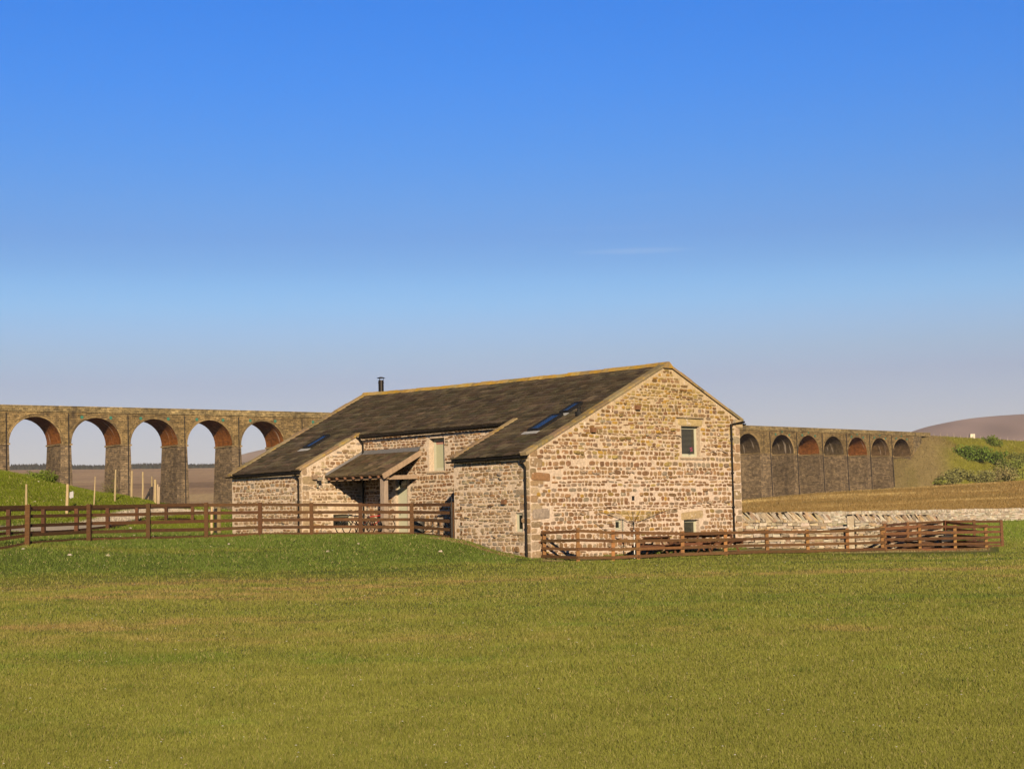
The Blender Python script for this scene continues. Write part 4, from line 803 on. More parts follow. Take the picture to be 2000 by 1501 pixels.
# rotary clothes dryer
p = at_g(1237, 61.2); root = thing('rotary_dryer', 'rotary clothes dryer with grey pole and yellow lines in front of the gable', 'clothes dryer', p)
ztop = at(1235, 1000, 61.2).z; zhub = at(1236, 1023, 61.2).z
mb = MB(); mb.tube([p, Vector((p.x, p.y, p.z+1.05))], .026, (.62, .63, .62), 10); mb.tube([Vector((p.x, p.y, p.z+1.0)), Vector((p.x-.03, p.y, ztop))], .017, (.10, .10, .10), 8); mb.tube([Vector((p.x-.02, p.y, zhub-.03)), Vector((p.x-.02, p.y, zhub+.03))], .04, (.05, .05, .05), 8); mb.build('pole', M['metal'], root)
tips = []
for k, (yaw, l) in enumerate(((8, 1.30), (98, 1.25), (186, 1.30), (277, 1.25))):
    a_ = math.radians(yaw); t = Vector((p.x+math.cos(a_)*l, p.y+math.sin(a_)*l, ztop+.05)); tips.append(t); h = Vector((p.x-.02, p.y, zhub))
    mb = MB(); mb.tube([h, t], .012, (.22, .22, .23), 6); mb.build('arm', M['metal'], root)
mb = MB()
for j in range(7):
    f_ = .35+.65*j/6; q = [Vector((p.x-.02, p.y, zhub)).lerp(t, f_) for t in tips]
    for k in range(4):
        a_, b_ = q[k], q[(k+1) % 4]; m_ = (a_+b_)/2-Vector((0, 0, .03)); mb.tube([a_, m_, b_], .006, (.75, .52, .10), 4)
mb.build('washing_line', M['plain'], root)
# picnic tables
def picnic(x, Y, yaw, label):
    O = at_g(x, Y); c, s = math.cos(yaw), math.sin(yaw); root = thing('picnic_table', label, 'picnic table', O, 'brown picnic tables by the gable')
    T = lambda a, b_, h: O+Vector((c*a-s*b_, s*a+c*b_, h)); X_ = Vector((c, s, 0)); Y_ = Vector((-s, c, 0)); col = (.15, .065, .03)
    mb = MB()
    for k in range(5): mb.box(T(-.85, -.36+k*.147, .70), X_*1.7, Y_*.135, (0, 0, .04), jc(col, .2))
    mb.build('tabletop', M['wood'], root)
    for sd in (-1, 1):
        mb = MB()
        for k in range(2): mb.box(T(-.85, sd*.72-.13+k*.14, .42), X_*1.7, Y_*.125, (0, 0, .04), jc(col, .2))
        mb.build('bench', M['wood'], root)
        mb = MB(); mb.bar(T(sd*.6, -.82, .37), T(sd*.6, .82, .37), .05, .10, jc(col, .2)); mb.bar(T(sd*.6, -.36, .65), T(sd*.6, .36, .65), .05, .09, jc(col, .2)); mb.build('crossbeam', M['wood'], root)
        for s2 in (-1, 1):
            mb = MB(); mb.bar(T(sd*.6+.05, s2*.62, 0), T(sd*.6+.05, s2*.24, .69), .05, .10, jc(col, .2), up=X_); mb.build('leg', M['wood'], root)
picnic(1281, 62.6, math.radians(70), 'picnic table left of the lower gable window, standing end-on')
picnic(1350, 63.8, math.radians(74), 'picnic table directly under the lower gable window')
picnic(1399, 64.6, math.radians(58), 'picnic table near the right-hand downpipe of the gable')
# dark crate and clutter in the pen
p = at_g(1845, 69.6); root = thing('crate', 'black slatted crate inside the timber pen', 'crate', p); mb = MB()
for k in range(5): mb.box(p+Vector((-.28, -.2, .02+k*.15)), (.62, 0, 0), (0, .5, 0), (0, 0, .12), (.012, .012, .015), .006)
mb.build('slats', M['black'], root)
mb = MB(); mb.box(p+Vector((-.31, -.23, .75)), (.68, 0, 0), (0, .56, 0), (0, 0, .05), (.015, .015, .018)); mb.build('lid', M['black'], root)
random.seed(12)
for k, (x, Y) in enumerate(((1880, 70.4), (1898, 70.6), (1774, 68.4), (1805, 69.2))):
    p = at_g(x, Y); mb = MB(); n_ = 5
    for j in range(n_): mb.bar(p+Vector((random.uniform(-.5, -.2), random.uniform(-.2, .2), .06+j*.09)), p+Vector((random.uniform(.3, .6), random.uniform(-.2, .2), .05+j*.09)), .14, .07, jc((.07, .035, .02), .4))
    tag(mb.build('timber_pile', M['wood'], None, loc=p), ['heap of dark old boards in the pen, right of the black crate', 'smaller heap of dark boards at the right corner of the pen', 'low heap of brown boards in the left corner of the pen', 'low heap of brown boards left of the black crate'][k], 'timber pile', 'old boards in the pen')

# ------------------------------------------------------------------ dry stone walls
def dry_wall(name, label, path, height, thick, size, cope=None, seed=1, pal=None, group=None):
    random.seed(seed); pal = pal or [(.42, .34, .24), (.34, .27, .19), (.48, .40, .29), (.28, .23, .17), (.42, .31, .18), (.54, .47, .37), (.32, .22, .15), (.38, .33, .27)]
    o0 = Vector((*path[0], gz(*path[0]))); root = thing(name, label, 'stone wall', o0, group)
    body = MB(); cp_ = MB()
    for (a, b_) in zip(path[:-1], path[1:]):
        A_, B_ = Vector((a[0], a[1], 0)), Vector((b_[0], b_[1], 0)); d = (B_-A_); L_ = d.length; d.normalize(); n = Vector((d.y, -d.x, 0))
        if n.y > 0: n = -n
        K = max(2, int(L_/1.5)); gzs = hz(np.array([A_.x+d.x*L_*k/K for k in range(K+1)]), np.array([A_.y+d.y*L_*k/K for k in range(K+1)]))
        zg_ = lambda s: float(np.interp(s, np.linspace(0, L_, K+1), gzs))
        for k in range(K):      # core
            s0, s1_ = L_*k/K, L_*(k+1)/K; z0, z1 = zg_(s0)-.3, zg_(s1_)-.3; H_ = height-.05
            vs = []
            for s, zz, in ((s0, z0), (s1_, z1)):
                for dd in (thick/2-.10, -thick/2+.10): vs += [A_+d*s+n*dd+Vector((0, 0, zz)), A_+d*s+n*dd*.8+Vector((0, 0, zz+.3+H_))]
            body.add(vs, [(0, 4, 5, 1), (2, 3, 7, 6), (1, 5, 7, 3), (0, 1, 3, 2), (4, 6, 7, 5)], (.035, .028, .022))
        for sd in (1, -1):
            z = -.05
            while z < height:
                h = random.uniform(*size[1]); s = random.uniform(-.1, .0); bt = thick/2*(1-.22*z/height)
                if z+h > height+.04: break
                while s < L_:
                    w = random.uniform(*size[0]); w = min(w, L_-s+.05); c = jc(random.choice(pal), .16); t_ = random.uniform(-.02, .03)
                    zz = zg_(min(max(s+w/2, 0), L_))+z; hh = h*random.uniform(.78, .97)
                    body.box(A_+d*s+n*sd*(bt-.14+t_)+Vector((0, 0, zz)), d*(w-.015), n*sd*.14, (0, 0, hh), c, min(.022, w*.1)); s += w
                z += h
        if cope:
            s = 0
            while s < L_-.05:
                w = random.uniform(*cope[0]); hh = cope[1]*random.uniform(.75, 1.15); lean = cope[2]*random.uniform(.6, 1.3); z = zg_(s)+height-.06; c = jc(random.choice(pal), .16)
                cp_.box(A_+d*s-n*thick*.36+Vector((0, 0, z)), d*w*1.0, n*thick*.72, Vector((0, 0, hh))-d*hh*lean, c, .03); s += w*.70
    body.build('stonework', M['dry'], root)
    if cope: cp_.build('coping', M['dry'], root)
    return root
PX = lambda x, Y: ((x-1005.3)/3200*Y, Y)
dry_wall('field_wall', 'near dry stone wall with leaning cope stones, from the barn corner to the stile', [PX(1432, 69.4), PX(1618, 70.0)], 1.20, .55, ((.12, .42), (.06, .15)), ((.08, .15), .34, .95), seed=4, group='dry stone walls')
dry_wall('field_wall', 'near dry stone wall with leaning cope stones, from the stile to behind the pen', [PX(1664, 70.2), PX(1830, 71.5)], 1.20, .55, ((.12, .40), (.06, .14)), ((.08, .14), .30, .9), seed=5, group='dry stone walls')
dry_wall('field_wall', 'low piece of wall filling the stile gap', [PX(1618, 70.25), PX(1664, 70.45)], .98, .45, ((.14, .4), (.08, .16)), ((.25, .5), .06, 0), seed=6, group='dry stone walls', pal=[(.34, .27, .20), (.28, .22, .17), (.42, .34, .25)])
dry_wall('field_wall', 'far pale dry stone wall crossing the field below the brown moor', [PX(1380, 146), PX(1500, 152), PX(1640, 160), PX(1760, 168), PX(1850, 178), PX(2000, 188), PX(2300, 192)], 1.15, .6, ((.25, .8), (.13, .26)), ((.18, .40), .26, .3), seed=7, group='dry stone walls',
         pal=[(.60, .53, .42), (.50, .42, .32), (.66, .60, .50), (.40, .34, .26), (.56, .46, .33)])
p = at_g(1658, 69.7); mb = MB(); mb.bar(p-Vector((0, 0, .2)), Vector((p.x, p.y, at(1658, 1007, 69.7).z)), .26, .2, (.46, .38, .27), up=(0, 1, 0), j=.015); tag(mb.build('gate_stoup', M['dry'], None, loc=p), 'upright stone stoup at the right side of the stile in the near wall', 'gate post')
mb = MB(); q = at(1640, 1030, 69.75); mb.box(q+Vector((-.5, -.1, -.05)), (.85, 0, .03), (0, .4, 0), (0, 0, .07), (.38, .35, .33), .01); tag(mb.build('stile_slab', M['dry'], None, loc=q), 'flat grey slab lying across the stile gap', 'stone slab')
p = at(1602, 1018, 69.85); mb = MB(); mb.tube([p+Vector((-.34, .1, -.02)), p+Vector((-.28, .1, .0)), p+Vector((-.05, .1, .03)), p+Vector((.16, .1, -.01)), p+Vector((.30, .1, -.08)), p+Vector((.36, .1, -.12))], [.05, .15, .20, .19, .13, .04], (.50, .36, .16), 12); tag(mb.build('boulder', M['dry'], None, loc=p), 'large smooth buff boulder on top of the wall beside the stile', 'boulder')
# loose stones lying about the bank and track
rocks = [(60, 1042), (90, 1060), (45, 1073), (205, 1041), (235, 1048), (255, 1032), (262, 1046), (375, 1050), (447, 1063), (136, 1085), (210, 1086), (75, 941), (68, 981), (85, 980), (120, 978), (700, 1063), (640, 1078), (860, 1078), (30, 1066), (300, 1049)]
random.seed(9)
for k, (x, y) in enumerate(rocks):
    lo, hi = 44, 95; Yr = 60
    Ys = np.linspace(46, 92, 300); r_ = ray(x, y); hzv = hz(r_.x*Ys, Ys); dz = r_.z*Ys-hzv; idx = np.where(dz < 0)[0]; Yr = Ys[idx[0]] if len(idx) else 60
    p = Vector((r_.x*Yr, Yr, gz(r_.x*Yr, Yr))); mb = MB(); w = random.uniform(.035, .08)
    mb.tube([p-Vector((w, 0, 0)), p+Vector((-w*.4, 0, .02)), p+Vector((w*.5, 0, .02)), p+Vector((w, .02, 0))], [.01, random.uniform(.03, .05), random.uniform(.03, .055), .01], jc((.52, .46, .38), .2), 6)
    where = 'on the green knoll' if y < 990 else 'on the grass bank below the long fence' if y > 1056 else 'behind the long fence near the gravel track'
    tag(mb.build('rock', M['dry'], None, loc=p), 'small pale stone lying '+where, 'rock', 'pale stones '+where)
# daisies, dung and pale specks scattered over the field
n = 420; py = 1085+(1500-1085)*rng.random(n)**1.1; px = rng.uniform(-50, 2050, n); Yd = 1.6*3200/(py-1005); Xd = (px-1000)/3200*Yd; Zd = hz(Xd, Yd)
sz = rng.uniform(.0015, .0042, n)*(1+Yd/12); V = np.empty((n, 5, 3)); zt = Zd+.03+.0008*Yd
for j, (a_, b_, c_) in enumerate(((-1, -1, 0), (1, -1, 0), (1, 1, 0), (-1, 1, 0), (0, 0, .7))): V[:, j] = np.stack([Xd+a_*sz, Yd+b_*sz, zt+c_*sz], 1)
F = (np.arange(n)[:, None]*5)[:, :, None]+np.array([[[0, 1, 4], [1, 2, 4], [2, 3, 4], [3, 0, 4]]]); col = np.repeat(np.where(rng.random(n)[:, None] < .7, np.array([[.75, .72, .66]]), np.array([[.55, .42, .28]])), 5, 0)
tag(np_mesh('daisies', V.reshape(-1, 3), F.reshape(-1, 3), col, M['plain']), 'tiny white daisies and specks dotted over the field', 'flowers', kind='stuff')

# ------------------------------------------------------------------ viaduct
VX0, VY0, VA, VK, VH = -128.92577, 389.42879, .71488, .00052, 28.94; PIT, EXT = 15.5, 3.7
SS = np.linspace(-120, 900, 2041); THv = VA+VK*(SS-190); cx = np.cumsum(np.cos(THv))*(SS[1]-SS[0]); cy = np.cumsum(np.sin(THv))*(SS[1]-SS[0])
cx += VX0-np.interp(0, SS, cx); cy += VY0-np.interp(0, SS, cy)
def VC(s, t=0, z=0):        # s along, t across (positive = away from the camera)
    x, y, th = np.interp(s, SS, cx), np.interp(s, SS, cy), np.interp(s, SS, THv)
    return Vector((x-math.sin(th)*t, y+math.cos(th)*t, z))
def s_of(k): return PIT*k+EXT*((k >= 6)+(k >= 12)+(k >= 18))-EXT*(k < 0)
WV = 9.6; RA = 6.45; ZSP = VH-9.25; ZBASE = -12.0
via = thing('viaduct', 'long stone railway viaduct of round arches with orange brick vaults', 'viaduct', VC(190, 0, 0))
green = (.9, .98, .75)
random.seed(21)
NA = 17
def arch_part(k):
    sc_ = s_of(k); prev = s_of(k-1); nxt = s_of(k+1)
    sl = (sc_-RA)-((sc_-RA)-(prev+RA))/2; sr_ = (sc_+RA)+((nxt-RA)-(sc_+RA))/2
    if k == 23: sr_ = sc_+RA+2.6
    tint = random.uniform(.9, 1.1); T1 = (tint*1.0, tint*.93, tint*.74)
    for t, flip in ((WV, True), (0, False)):
        mb = MB()
        angs = np.linspace(math.pi, 0, NA); pts = [(sc_+RA*math.cos(a), ZSP+RA*math.sin(a)) for a in angs]
        top = VH-1.5
        loop = [(sl, ZSP)]+pts+[(sr_, ZSP)]
        for (a, b_) in zip(loop[:-1], loop[1:]):
            q = [(a[0], a[1]), (b_[0], b_[1]), (b_[0], top), (a[0], top)]
            if abs(a[0]-b_[0]) < 1e-4: continue
            f = [(0, 1, 2, 3)] if not flip else [(3, 2, 1, 0)]
            mb.add([VC(s, t, z) for s, z in q], f, T1, [(s, z) for s, z in q])
        # ring of voussoirs, slightly proud
        for j in range(NA-1):
            a0, a1 = angs[j], angs[j+1]; q = [(RA, a0), (RA, a1), (RA+.75, a1), (RA+.75, a0)]; dd = -.07 if not flip else .07; kk = random.uniform(.75, 1.25)
            f = [(0, 1, 2, 3)] if not flip else [(3, 2, 1, 0)]
            vs = [VC(sc_+r*math.cos(a), t+dd, ZSP+r*math.sin(a)) for r, a in q]; uvs = [(sc_+j*.4+random.random()*3, 3+(r-RA)) for r, a in q]
            mb.add(vs, f, (T1[0]*kk, T1[1]*kk, T1[2]*kk), uvs)
            vs2 = [VC(sc_+(RA+.75)*math.cos(a), t+e, ZSP+(RA+.75)*math.sin(a)) for a, e in ((a0, dd), (a1, dd), (a1, 0), (a0, 0))]; mb.add(vs2, [(0, 1, 2, 3)], T1, [(1, 1)]*4)
        pr = mb.build('arch_face', M['viaduct'], via)
    # brick vault
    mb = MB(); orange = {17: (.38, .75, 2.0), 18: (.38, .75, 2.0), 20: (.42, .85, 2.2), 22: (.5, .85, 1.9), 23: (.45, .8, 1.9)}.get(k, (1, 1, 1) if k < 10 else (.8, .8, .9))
    for j in range(24):
        a0, a1 = math.pi*(1-j/24), math.pi*(1-(j+1)/24)
        for i_ in range(4):
            t0, t1 = -.07+(WV+.14)*i_/4, -.07+(WV+.14)*(i_+1)/4
            vs = [VC(sc_+RA*math.cos(a), t, ZSP+RA*math.sin(a)) for a, t in ((a0, t0), (a1, t0), (a1, t1), (a0, t1))]
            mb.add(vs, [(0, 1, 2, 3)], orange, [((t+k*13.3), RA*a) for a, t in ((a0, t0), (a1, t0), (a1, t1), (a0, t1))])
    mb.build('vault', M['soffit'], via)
    # green iron tie plates near the crown
    if k in (2, 3, 4, 5, 6, 19, 21, 22, 18, 23):
        for a in (1.05, 2.09) if k < 10 else (1.0, 1.57, 2.1):
            mb = MB(); p = VC(sc_+(RA+1.1)*math.cos(a), -.1, ZSP+(RA+1.1)*math.sin(a)); d = VC(sc_, 1, 0)-VC(sc_, 0, 0)
            mb.tube([p-d*.08, p], .42, (.04, .20, .15), 8)
            mb.build('tie_plate', M['plain'], pr)
    return sl, sr_
def pier_part(s0, s1_, wide, pipe=True):
    mb = MB(); bat = .028; tint = random.uniform(.85, 1.08); T1 = (tint*.90, tint*.87, tint*.92)
    Hh = ZSP-ZBASE; e = bat*Hh; K = 10
    for q in range(K):
        f0, f1 = q/K, (q+1)/K; z0, z1 = ZBASE+Hh*f0, ZBASE+Hh*f1; e0, e1 = e*(1-f0), e*(1-f1)
        c0 = [(s0-e0, -e0), (s1_+e0, -e0), (s1_+e0, WV+e0), (s0-e0, WV+e0)]; c1 = [(s0-e1, -e1), (s1_+e1, -e1), (s1_+e1, WV+e1), (s0-e1, WV+e1)]
        for j in range(4):
            a, b_ = j, (j+1) % 4
            vs = [VC(c0[a][0], c0[a][1], z0), VC(c0[b_][0], c0[b_][1], z0), VC(c1[b_][0], c1[b_][1], z1), VC(c1[a][0], c1[a][1], z1)]
            ln = (s1_-s0) if j % 2 == 0 else WV; o_ = j*20+s0
            mb.add(vs, [(0, 1, 2, 3)], T1, [(o_, z0), (o_+ln, z0), (o_+ln, z1), (o_, z1)])
    pr = mb.build('pier', M['viaduct'], via)
    mb = MB()       # impost band
    for z, hh, o_ in ((ZSP-.42, .42, .26),):
        c = [(s0-o_, -o_), (s1_+o_, -o_), (s1_+o_, WV+o_), (s0-o_, WV+o_)]; vs = [VC(a, b_, z) for a, b_ in c]+[VC(a, b_, z+hh) for a, b_ in c]
        mb.add(vs, [(0, 1, 5, 4), (1, 2, 6, 5), (2, 3, 7, 6), (3, 0, 4, 7), (4, 5, 6, 7), (3, 2, 1, 0)], (1.1, 1.05, .95), [(0, 0), (2, 0), (0, 0), (2, 0), (0, .4), (2, .4), (0, .4), (2, .4)])
    mb.build('impost', M['viaduct'], pr)
    if pipe:
        m_ = s1_-.75; mb = MB(); mb.tube([VC(m_, -.16, VH-1.9), VC(m_, -.34, ZSP+.1)], .12, (.02, .018, .018), 6); mb.tube([VC(m_, -.34, ZSP+.1), VC(m_+.0, -.26-e*.6, ZBASE+Hh*.4)], .12, (.02, .018, .018), 6)
        mb.build('rain_pipe', M['black'], pr)
for k in range(-1, 24):
    arch_part(k)
for k in range(-1, 23):
    pier_part(s_of(k)+RA, s_of(k+1)-RA, False)
e0 = s_of(23)+RA; pier_part(e0, e0+9, True, False)
# abutment wall beyond the last arch up to the parapet
mb = MB()
S0, S1 = s_of(-1)-RA-8, e0+16
for (sa, sb) in ((s_of(23)+RA+2.6, e0+9),):
    for t, fl_ in ((0, 1), (WV, 0)):
        q = [(sa, ZSP), (sb, ZSP), (sb, VH-1.5), (sa, VH-1.5)]; mb.add([VC(s, t, z) for s, z in q], [(0, 1, 2, 3)] if fl_ else [(3, 2, 1, 0)], (1, 1, .95), q)
mb.build('abutment', M['viaduct'], via)
mb = MB(); s = S0     # string course, parapet
while s < S1:
    e_ = min(s+6, S1); kk = random.uniform(.92, 1.08)
    for (t0, t1, z0, z1, T) in ((-.32, WV+.32, VH-1.55, VH-1.25, 1.15), (-.05, .45, VH-1.25, VH-.18, 1.25), (-.14, .54, VH-.18, VH, 1.35), (WV-.45, WV+.05, VH-1.25, VH, 1.1)):
        vs = [VC(s, t0, z0), VC(e_, t0, z0), VC(e_, t1, z0), VC(s, t1, z0), VC(s, t0, z1), VC(e_, t0, z1), VC(e_, t1, z1), VC(s, t1, z1)]
        mb.add(vs, [(3, 2, 1, 0), (4, 5, 6, 7), (0, 1, 5, 4), (1, 2, 6, 5), (2, 3, 7, 6), (3, 0, 4, 7)], (T*kk, T*kk, T*kk*.85), [(s, z0), (e_, z0), (e_, z0+.5), (s, z0+.5), (s, z1), (e_, z1), (e_, z1+.5), (s, z1+.5)])
    s = e_
mb.build('parapet', M['viaduct'], via)

# ------------------------------------------------------------------ embankment at the viaduct's end
gx = np.arange(95, 520, 2.2); gy = np.arange(500, 900, 2.2); EX, EY = np.meshgrid(gx, gy); X, Y = EX.ravel(), EY.ravel()
cs = np.arange(e0+17, 880, 4.0); cl_ = np.array([VC(s, WV/2)[:2] for s in cs])
D = np.full(len(X), 1e9)
for c_ in cl_: D = np.minimum(D, np.hypot(X-c_[0], Y-c_[1]))
side = D
base = hz(X, Y)-2.0
top_h = VH-1.4-1.2*np.clip((X-cl_[0][0])/120, 0, 1)
Zt = top_h-.80*np.maximum(0, D-6)+vnoise(X, Y, .12, 31)*.7*np.clip((D-6)/8, 0, 1)+vnoise(X, Y, .4, 32)*.18*np.clip((D-6)/4, 0, 1)
Z = np.maximum(base, Zt); on = Zt > base-6
nx_, ny_ = len(gx), len(gy); i = np.arange(ny_-1)[:, None]*nx_+np.arange(nx_-1)[None]; F = np.stack([i, i+1, i+1+nx_, i+nx_], -1).reshape(-1, 4); F = F[on[F].all(1)]
n1, n2, n3 = vnoise(X, Y, .09, 33), vnoise(X, Y, .3, 34), vnoise(X, Y, 1.1, 35)
c = np.tile(np.array([.21, .205, .026]), (len(X), 1))
def mixn(a, b_, t): return a*(1-t[:, None])+np.array(b_)*t[:, None]
c = mixn(c, (.21, .15, .045), ss(n1+n2*.6, .1, 1.1)); c = mixn(c, (.36, .28, .19), ss(n2+n3*.4-n1*.5, .9, 1.5)*.8)
nose = ss(VC(e0+22, 0)[0]-X+n1*5+n2*2, -8, 8); c = mixn(c, (.235, .175, .09), nose*.85); c = mixn(c, (.17, .15, .04), nose*ss(n1*.6+n2+n3*.5, .2, 1.0)*.7); c = mixn(c, (.33, .27, .19), nose*ss(-n1+n2*.6-n3*.3, .4, 1.1)*.7)
c = np.clip(c*(1+.15*n3)[:, None], .003, 1)
used = np.unique(F); remap = -np.ones(len(X), int); remap[used] = np.arange(len(used))
g2 = np_mesh('embankment', np.stack([X, Y, Z], 1)[used], remap[F], c[used], gmat); g2.data.polygons.foreach_set('use_smooth', [True]*len(F)); tag(g2, kind='structure')
vis = np.where(on & (Zt > base) & (Y < 800))[0]; pk = vis[rng.integers(0, len(vis), 70000)]
jx, jy = rng.uniform(-1.1, 1.1, len(pk)), rng.uniform(-1.1, 1.1, len(pk))
def bil(Zg, xq, yq):
    fx = np.clip((xq-gx[0])/2.2, 0, nx_-1.001); fy = np.clip((yq-gy[0])/2.2, 0, ny_-1.001); ix, iy = fx.astype(int), fy.astype(int); u_, v_ = fx-ix, fy-iy; G = Zg.reshape(ny_, nx_)
    return G[iy, ix]*(1-u_)*(1-v_)+G[iy, ix+1]*u_*(1-v_)+G[iy+1, ix]*(1-u_)*v_+G[iy+1, ix+1]*u_*v_
blades('embankment_grass', 'rough tussocky grass and scree plants on the railway embankment', X[pk]+jx, Y[pk]+jy, 1.0, 1.0, cols=c[pk]*rng.uniform(.7, 1.25, (len(pk), 1)), Z=bil(Z, X[pk]+jx, Y[pk]+jy)-.05)
def emb_z(x, y):
    d = min(math.hypot(x-c_[0], y-c_[1]) for c_ in cl_); return max(gz(x, y)-2, VH-1.4-1.2*min(1, max(0, (x-cl_[0][0])/120))-.80*max(0, d-6))
# trackside posts and cabinet on the embankment
random.seed(14)
def trackpt(s, t): p = VC(s, t); return Vector((p.x, p.y, emb_z(p.x, p.y)))
def s_at_px(x, t):
    ss_ = np.linspace(e0+10, 860, 700); xx = [VC(s, t).x/VC(s, t).y*3200+1000 for s in ss_]; return float(np.interp(x, xx, ss_))
for k, x in enumerate(np.linspace(1822, 2030, 17)):
    s = s_at_px(x, -.5); p = trackpt(s, -.5); mb = MB(); mb.bar(p-Vector((0, 0, .3)), p+Vector((0, 0, 1.35+random.uniform(-.2, .4))), .16, .16, (.42, .36, .30), up=(0, 1, 0)); tag(mb.build('fence_stake', M['oak'], None, loc=p), 'tiny grey lineside post on the crest of the embankment', 'stake', 'lineside posts on the embankment')
s = s_at_px(1900, 0); p = trackpt(s, .5); root = thing('relay_cabinet', 'small white lineside cabinet on top of the embankment', 'cabinet', p)
mb = MB(); mb.box(p+Vector((-.95, 0, -.2)), (1.9, 0, 0), (0, 1.2, 0), (0, 0, 2.2), (.80, .74, .58)); mb.build('body', M['plain'], root); mb = MB(); mb.box(p+Vector((-1.02, -.08, 2.0)), (2.04, 0, 0), (0, 1.36, 0), (0, 0, .10), (.7, .66, .55)); mb.build('lid', M['plain'], root)

# ------------------------------------------------------------------ bushes and trees
def bush(name, label, p, r, n, leaf, col, seed, group=None, cat='bush', trunk=True):
    rg = np.random.default_rng(seed); root = thing(name, label, cat, p, group)
    K = 9; cen = rg.normal(0, .42, (K, 3))*np.array(r)*np.array([1, 1, .6]); cen[:, 2] = np.abs(cen[:, 2])+r[2]*.25; rad = rg.uniform(.35, .6, K)
    ii = rg.integers(0, K, n); d = rg.normal(0, 1, (n, 3)); d /= np.linalg.norm(d, axis=1)[:, None]; d *= (rg.random(n)**.4)[:, None]
    P_ = cen[ii]+d*rad[ii][:, None]*np.array(r); P_[:, 2] = np.maximum(P_[:, 2], .05*r[2])
    a = rg.normal(0, 1, (n, 3)); a /= np.linalg.norm(a, axis=1)[:, None]; b_ = np.cross(a, rg.normal(0, 1, (n, 3))); b_ /= np.linalg.norm(b_, axis=1)[:, None]
    L_ = leaf*rg.uniform(.5, 1.4, n)[:, None]; V = np.stack([P_-a*L_, P_+b_*L_*.5, P_+a*L_, P_-b_*L_*.5], 1)
    c = np.array(col)*rg.uniform(.6, 1.35, (n, 1))*(.8+.4*rg.random(K))[ii][:, None]; c = np.repeat(c, 4, 0)
    np_mesh('foliage', V.reshape(-1, 3), np.arange(4*n).reshape(-1, 4), np.clip(c, .003, 1), M['leaf'], root)
    mb = MB()
    for k in range(4): mb.tube([p-Vector((0, 0, .1)), p+Vector(cen[k])*.5+Vector((0, 0, .1*r[2])), p+Vector(cen[k])], [r[2]*.06, r[2]*.04, r[2]*.015], (.08, .055, .035), 6)
    mb.build('trunk', M['oak'], root)
random.seed(3)
p = at_g(80, 88.0); p.z = gz(p.x, p.y)-.1; bush('bush', 'bright green leafy bush on the crest of the green knoll', p, (.75, .5, .62), 2400, .045, (.17, .24, .025), 5)
p = at_g(100, 88.6); bush('bush', 'low green shrub trailing down the knoll beside the big bush', p, (.45, .4, .35), 900, .04, (.16, .22, .025), 6)
p = at_g(222, 92.0); p.z = gz(p.x, p.y); bush('bush', 'sparse thorn bush behind a tall stake at the foot of a pier', p, (.55, .4, .75), 420, .035, (.13, .14, .03), 7)
def on_emb(x, y):
    r_ = ray(x, y)
    for Y in np.arange(430, 860, 2.0):
        X = r_.x*Y
        zz = emb_z(X, Y) if X > 95 and Y > 500 else gz(X, Y)
        if r_.z*Y < zz: return Vector((X, Y, zz))
    return Vector((r_.x*640, 640, r_.z*640))
DG, GG, OG = (.12, .19, .022), (.24, .24, .075), (.30, .33, .05)
bl = [(1905, 900, (9.5, 6, 6.5), DG, 'large dark green bush high on the embankment', 2600), (1885, 892, (5, 4, 5), DG, 'dark green bush at the left edge of the big clump', 1300), (1935, 905, (8, 6, 5.5), DG, 'dark bush spreading down the slope right of the big clump', 1800),
      (1941, 872, (5, 4, 4.5), (.14, .19, .025), 'small dark bush near the crest below the lineside posts', 1200), (1965, 915, (8, 6, 4.5), (.17, .21, .035), 'mid green bush at the right on the lower slope', 1500), (1990, 905, (7, 5, 5), (.20, .22, .05), 'bush cut by the right edge of the photograph', 1400),
      (1850, 948, (5.5, 4, 3.5), GG, 'small grey green bush at the foot of the slope, farthest left', 1100), (1876, 945, (7, 5, 4.5), GG, 'rounded grey green bush at the slope foot', 1400), (1908, 942, (7.5, 5, 5.5), GG, 'tall grey green bush at the slope foot below the dark clump', 1600),
      (1938, 940, (7, 5, 5), (.27, .23, .09), 'brownish bush at the slope foot', 1400), (1968, 937, (8, 5, 6), GG, 'wide grey green bush near the right edge at the slope foot', 1600), (1996, 934, (7, 5, 5), OG, 'pale green bush at the right edge at the slope foot', 1300), (1838, 943, (3, 3, 2.0), OG, 'low yellow green shrub beside the scree', 500), (2040, 925, (9, 6, 7), GG, 'bush beyond the right edge on the slope', 900)]
for k, (x, y, r, c_, lab, n_) in enumerate(bl):
    p = on_emb(x, y); p.z -= .4; bush('bush', lab, p, r, n_, .42, c_, 40+k, 'bushes on the embankment')

# ------------------------------------------------------------------ far plantation and fells
n = 9000; xx = rng.uniform(-700, 1300, n); Yt = rng.uniform(2995, 3120, n); X = (xx-1000)/3200*Yt; Zb = hz(X, np.full(n, 3010.0))-1
hh = rng.uniform(9, 13, n)*(1+.12*np.sin(xx/37)); w = rng.uniform(3.5, 6, n); V = []
ang = np.array([0, 2.09, 4.19]); Vt = np.empty((n, 4, 3))
for j in range(3): Vt[:, j] = np.stack([X+np.cos(ang[j])*w, Yt+np.sin(ang[j])*w, Zb], 1)
Vt[:, 3] = np.stack([X, Yt, Zb+hh], 1)
F = (np.arange(n)*4)[:, None, None]+np.array([[[0, 1, 3], [1, 2, 3], [2, 0, 3]]]); c = np.repeat(np.array([[.03, .04, .03]])*rng.uniform(.7, 1.3, (n, 1)), 4, 0)
tag(np_mesh('plantation', Vt.reshape(-1, 3), F.reshape(-1, 3), c, M['leaf']), 'far dark conifer plantation in a long strip along the moor skyline', 'wood', kind='stuff')
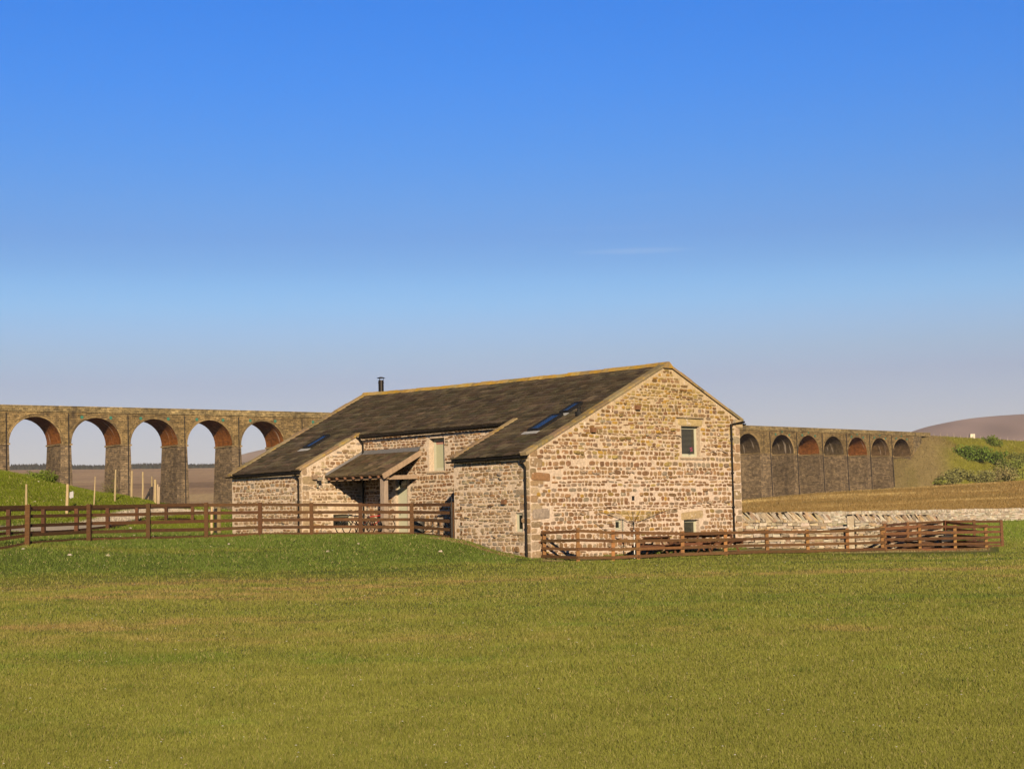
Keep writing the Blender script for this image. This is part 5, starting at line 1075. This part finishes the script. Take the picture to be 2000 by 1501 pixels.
def fell(name, prof, Yf, depth, col, seed):
    xs_ = np.linspace(prof[0][0], prof[-1][0], 220); ysx = np.interp(xs_, [p[0] for p in prof], [p[1] for p in prof]); ysx = ysx+.7*np.sin(xs_/31)+.5*np.sin(xs_/13+1); ysx = np.convolve(np.pad(ysx, 6, 'edge'), np.ones(13)/13, 'valid')
    rows = 40; V = []
    crest = np.array([at(x, y, Yf).z for x, y in zip(xs_, ysx)])
    for r in range(rows):
        f = r/(rows-1); Yr = Yf-depth+2*depth*f; k = 1-abs(2*f-1)**1.5
        Xr = (xs_-1000)/3200*Yf; z = 20+(crest-20)*k+vnoise(Xr, np.full_like(Xr, Yr), .004, seed)*7*k*(1-k)*4
        V.append(np.stack([Xr, np.full_like(Xr, Yr), z], 1))
    V = np.concatenate(V); nx_ = len(xs_); i = np.arange(rows-1)[:, None]*nx_+np.arange(nx_-1)[None]; F = np.stack([i, i+1, i+1+nx_, i+nx_], -1).reshape(-1, 4)
    q = vnoise(V[:, 0]*.5, V[:, 1], .01, seed+1); cc = np.array(col)*(1+.3*q+.3*vnoise(V[:, 0], V[:, 1]*.3, .03, seed+2))[:, None]
    o = np_mesh(name, V, F, np.clip(cc, .01, 1), gmat); o.data.polygons.foreach_set('use_smooth', [True]*len(F)); tag(o, kind='structure')
fell('hills', [(1500, 985), (1700, 880), (1780, 839), (1815, 830), (1850, 823), (1900, 816), (1950, 811.5), (2000, 808), (2150, 801), (2500, 815), (3000, 900), (3200, 960)], 5200, 1500, (.33, .24, .215), 61)
fell('hills', [(250, 1010), (360, 935), (418, 909), (440, 902), (470, 889), (500, 881), (540, 874), (700, 852), (900, 858), (1200, 900), (1500, 990)], 6200, 1500, (.34, .25, .18), 71)

# ------------------------------------------------------------------ haze
hm = bpy.data.materials.new('haze'); hm.use_nodes = True; n_ = hm.node_tree.nodes; n_.clear(); o_ = n_.new('ShaderNodeOutputMaterial'); vp_ = n_.new('ShaderNodeVolumePrincipled')
vp_.inputs['Color'].default_value = (.88, .86, .95, 1); vp_.inputs['Density'].default_value = .00004; vp_.inputs['Anisotropy'].default_value = 0.0
hm.node_tree.links.new(vp_.outputs[0], o_.inputs['Volume'])
mb = MB(); x0, y0, z0, x1, y1, z1 = -30000, -60, -40, 36000, 9500, 520
HAZE = True
if HAZE:
    mb.box((x0, y0, z0), (x1-x0, 0, 0), (0, y1-y0, 0), (0, 0, z1-z0)); hb = mb.build('haze', hm, None); tag(hb, 'thin even air haze over the whole valley', 'haze', kind='stuff')
for o in bpy.data.objects:
    if '_o' in o: del o['_o']
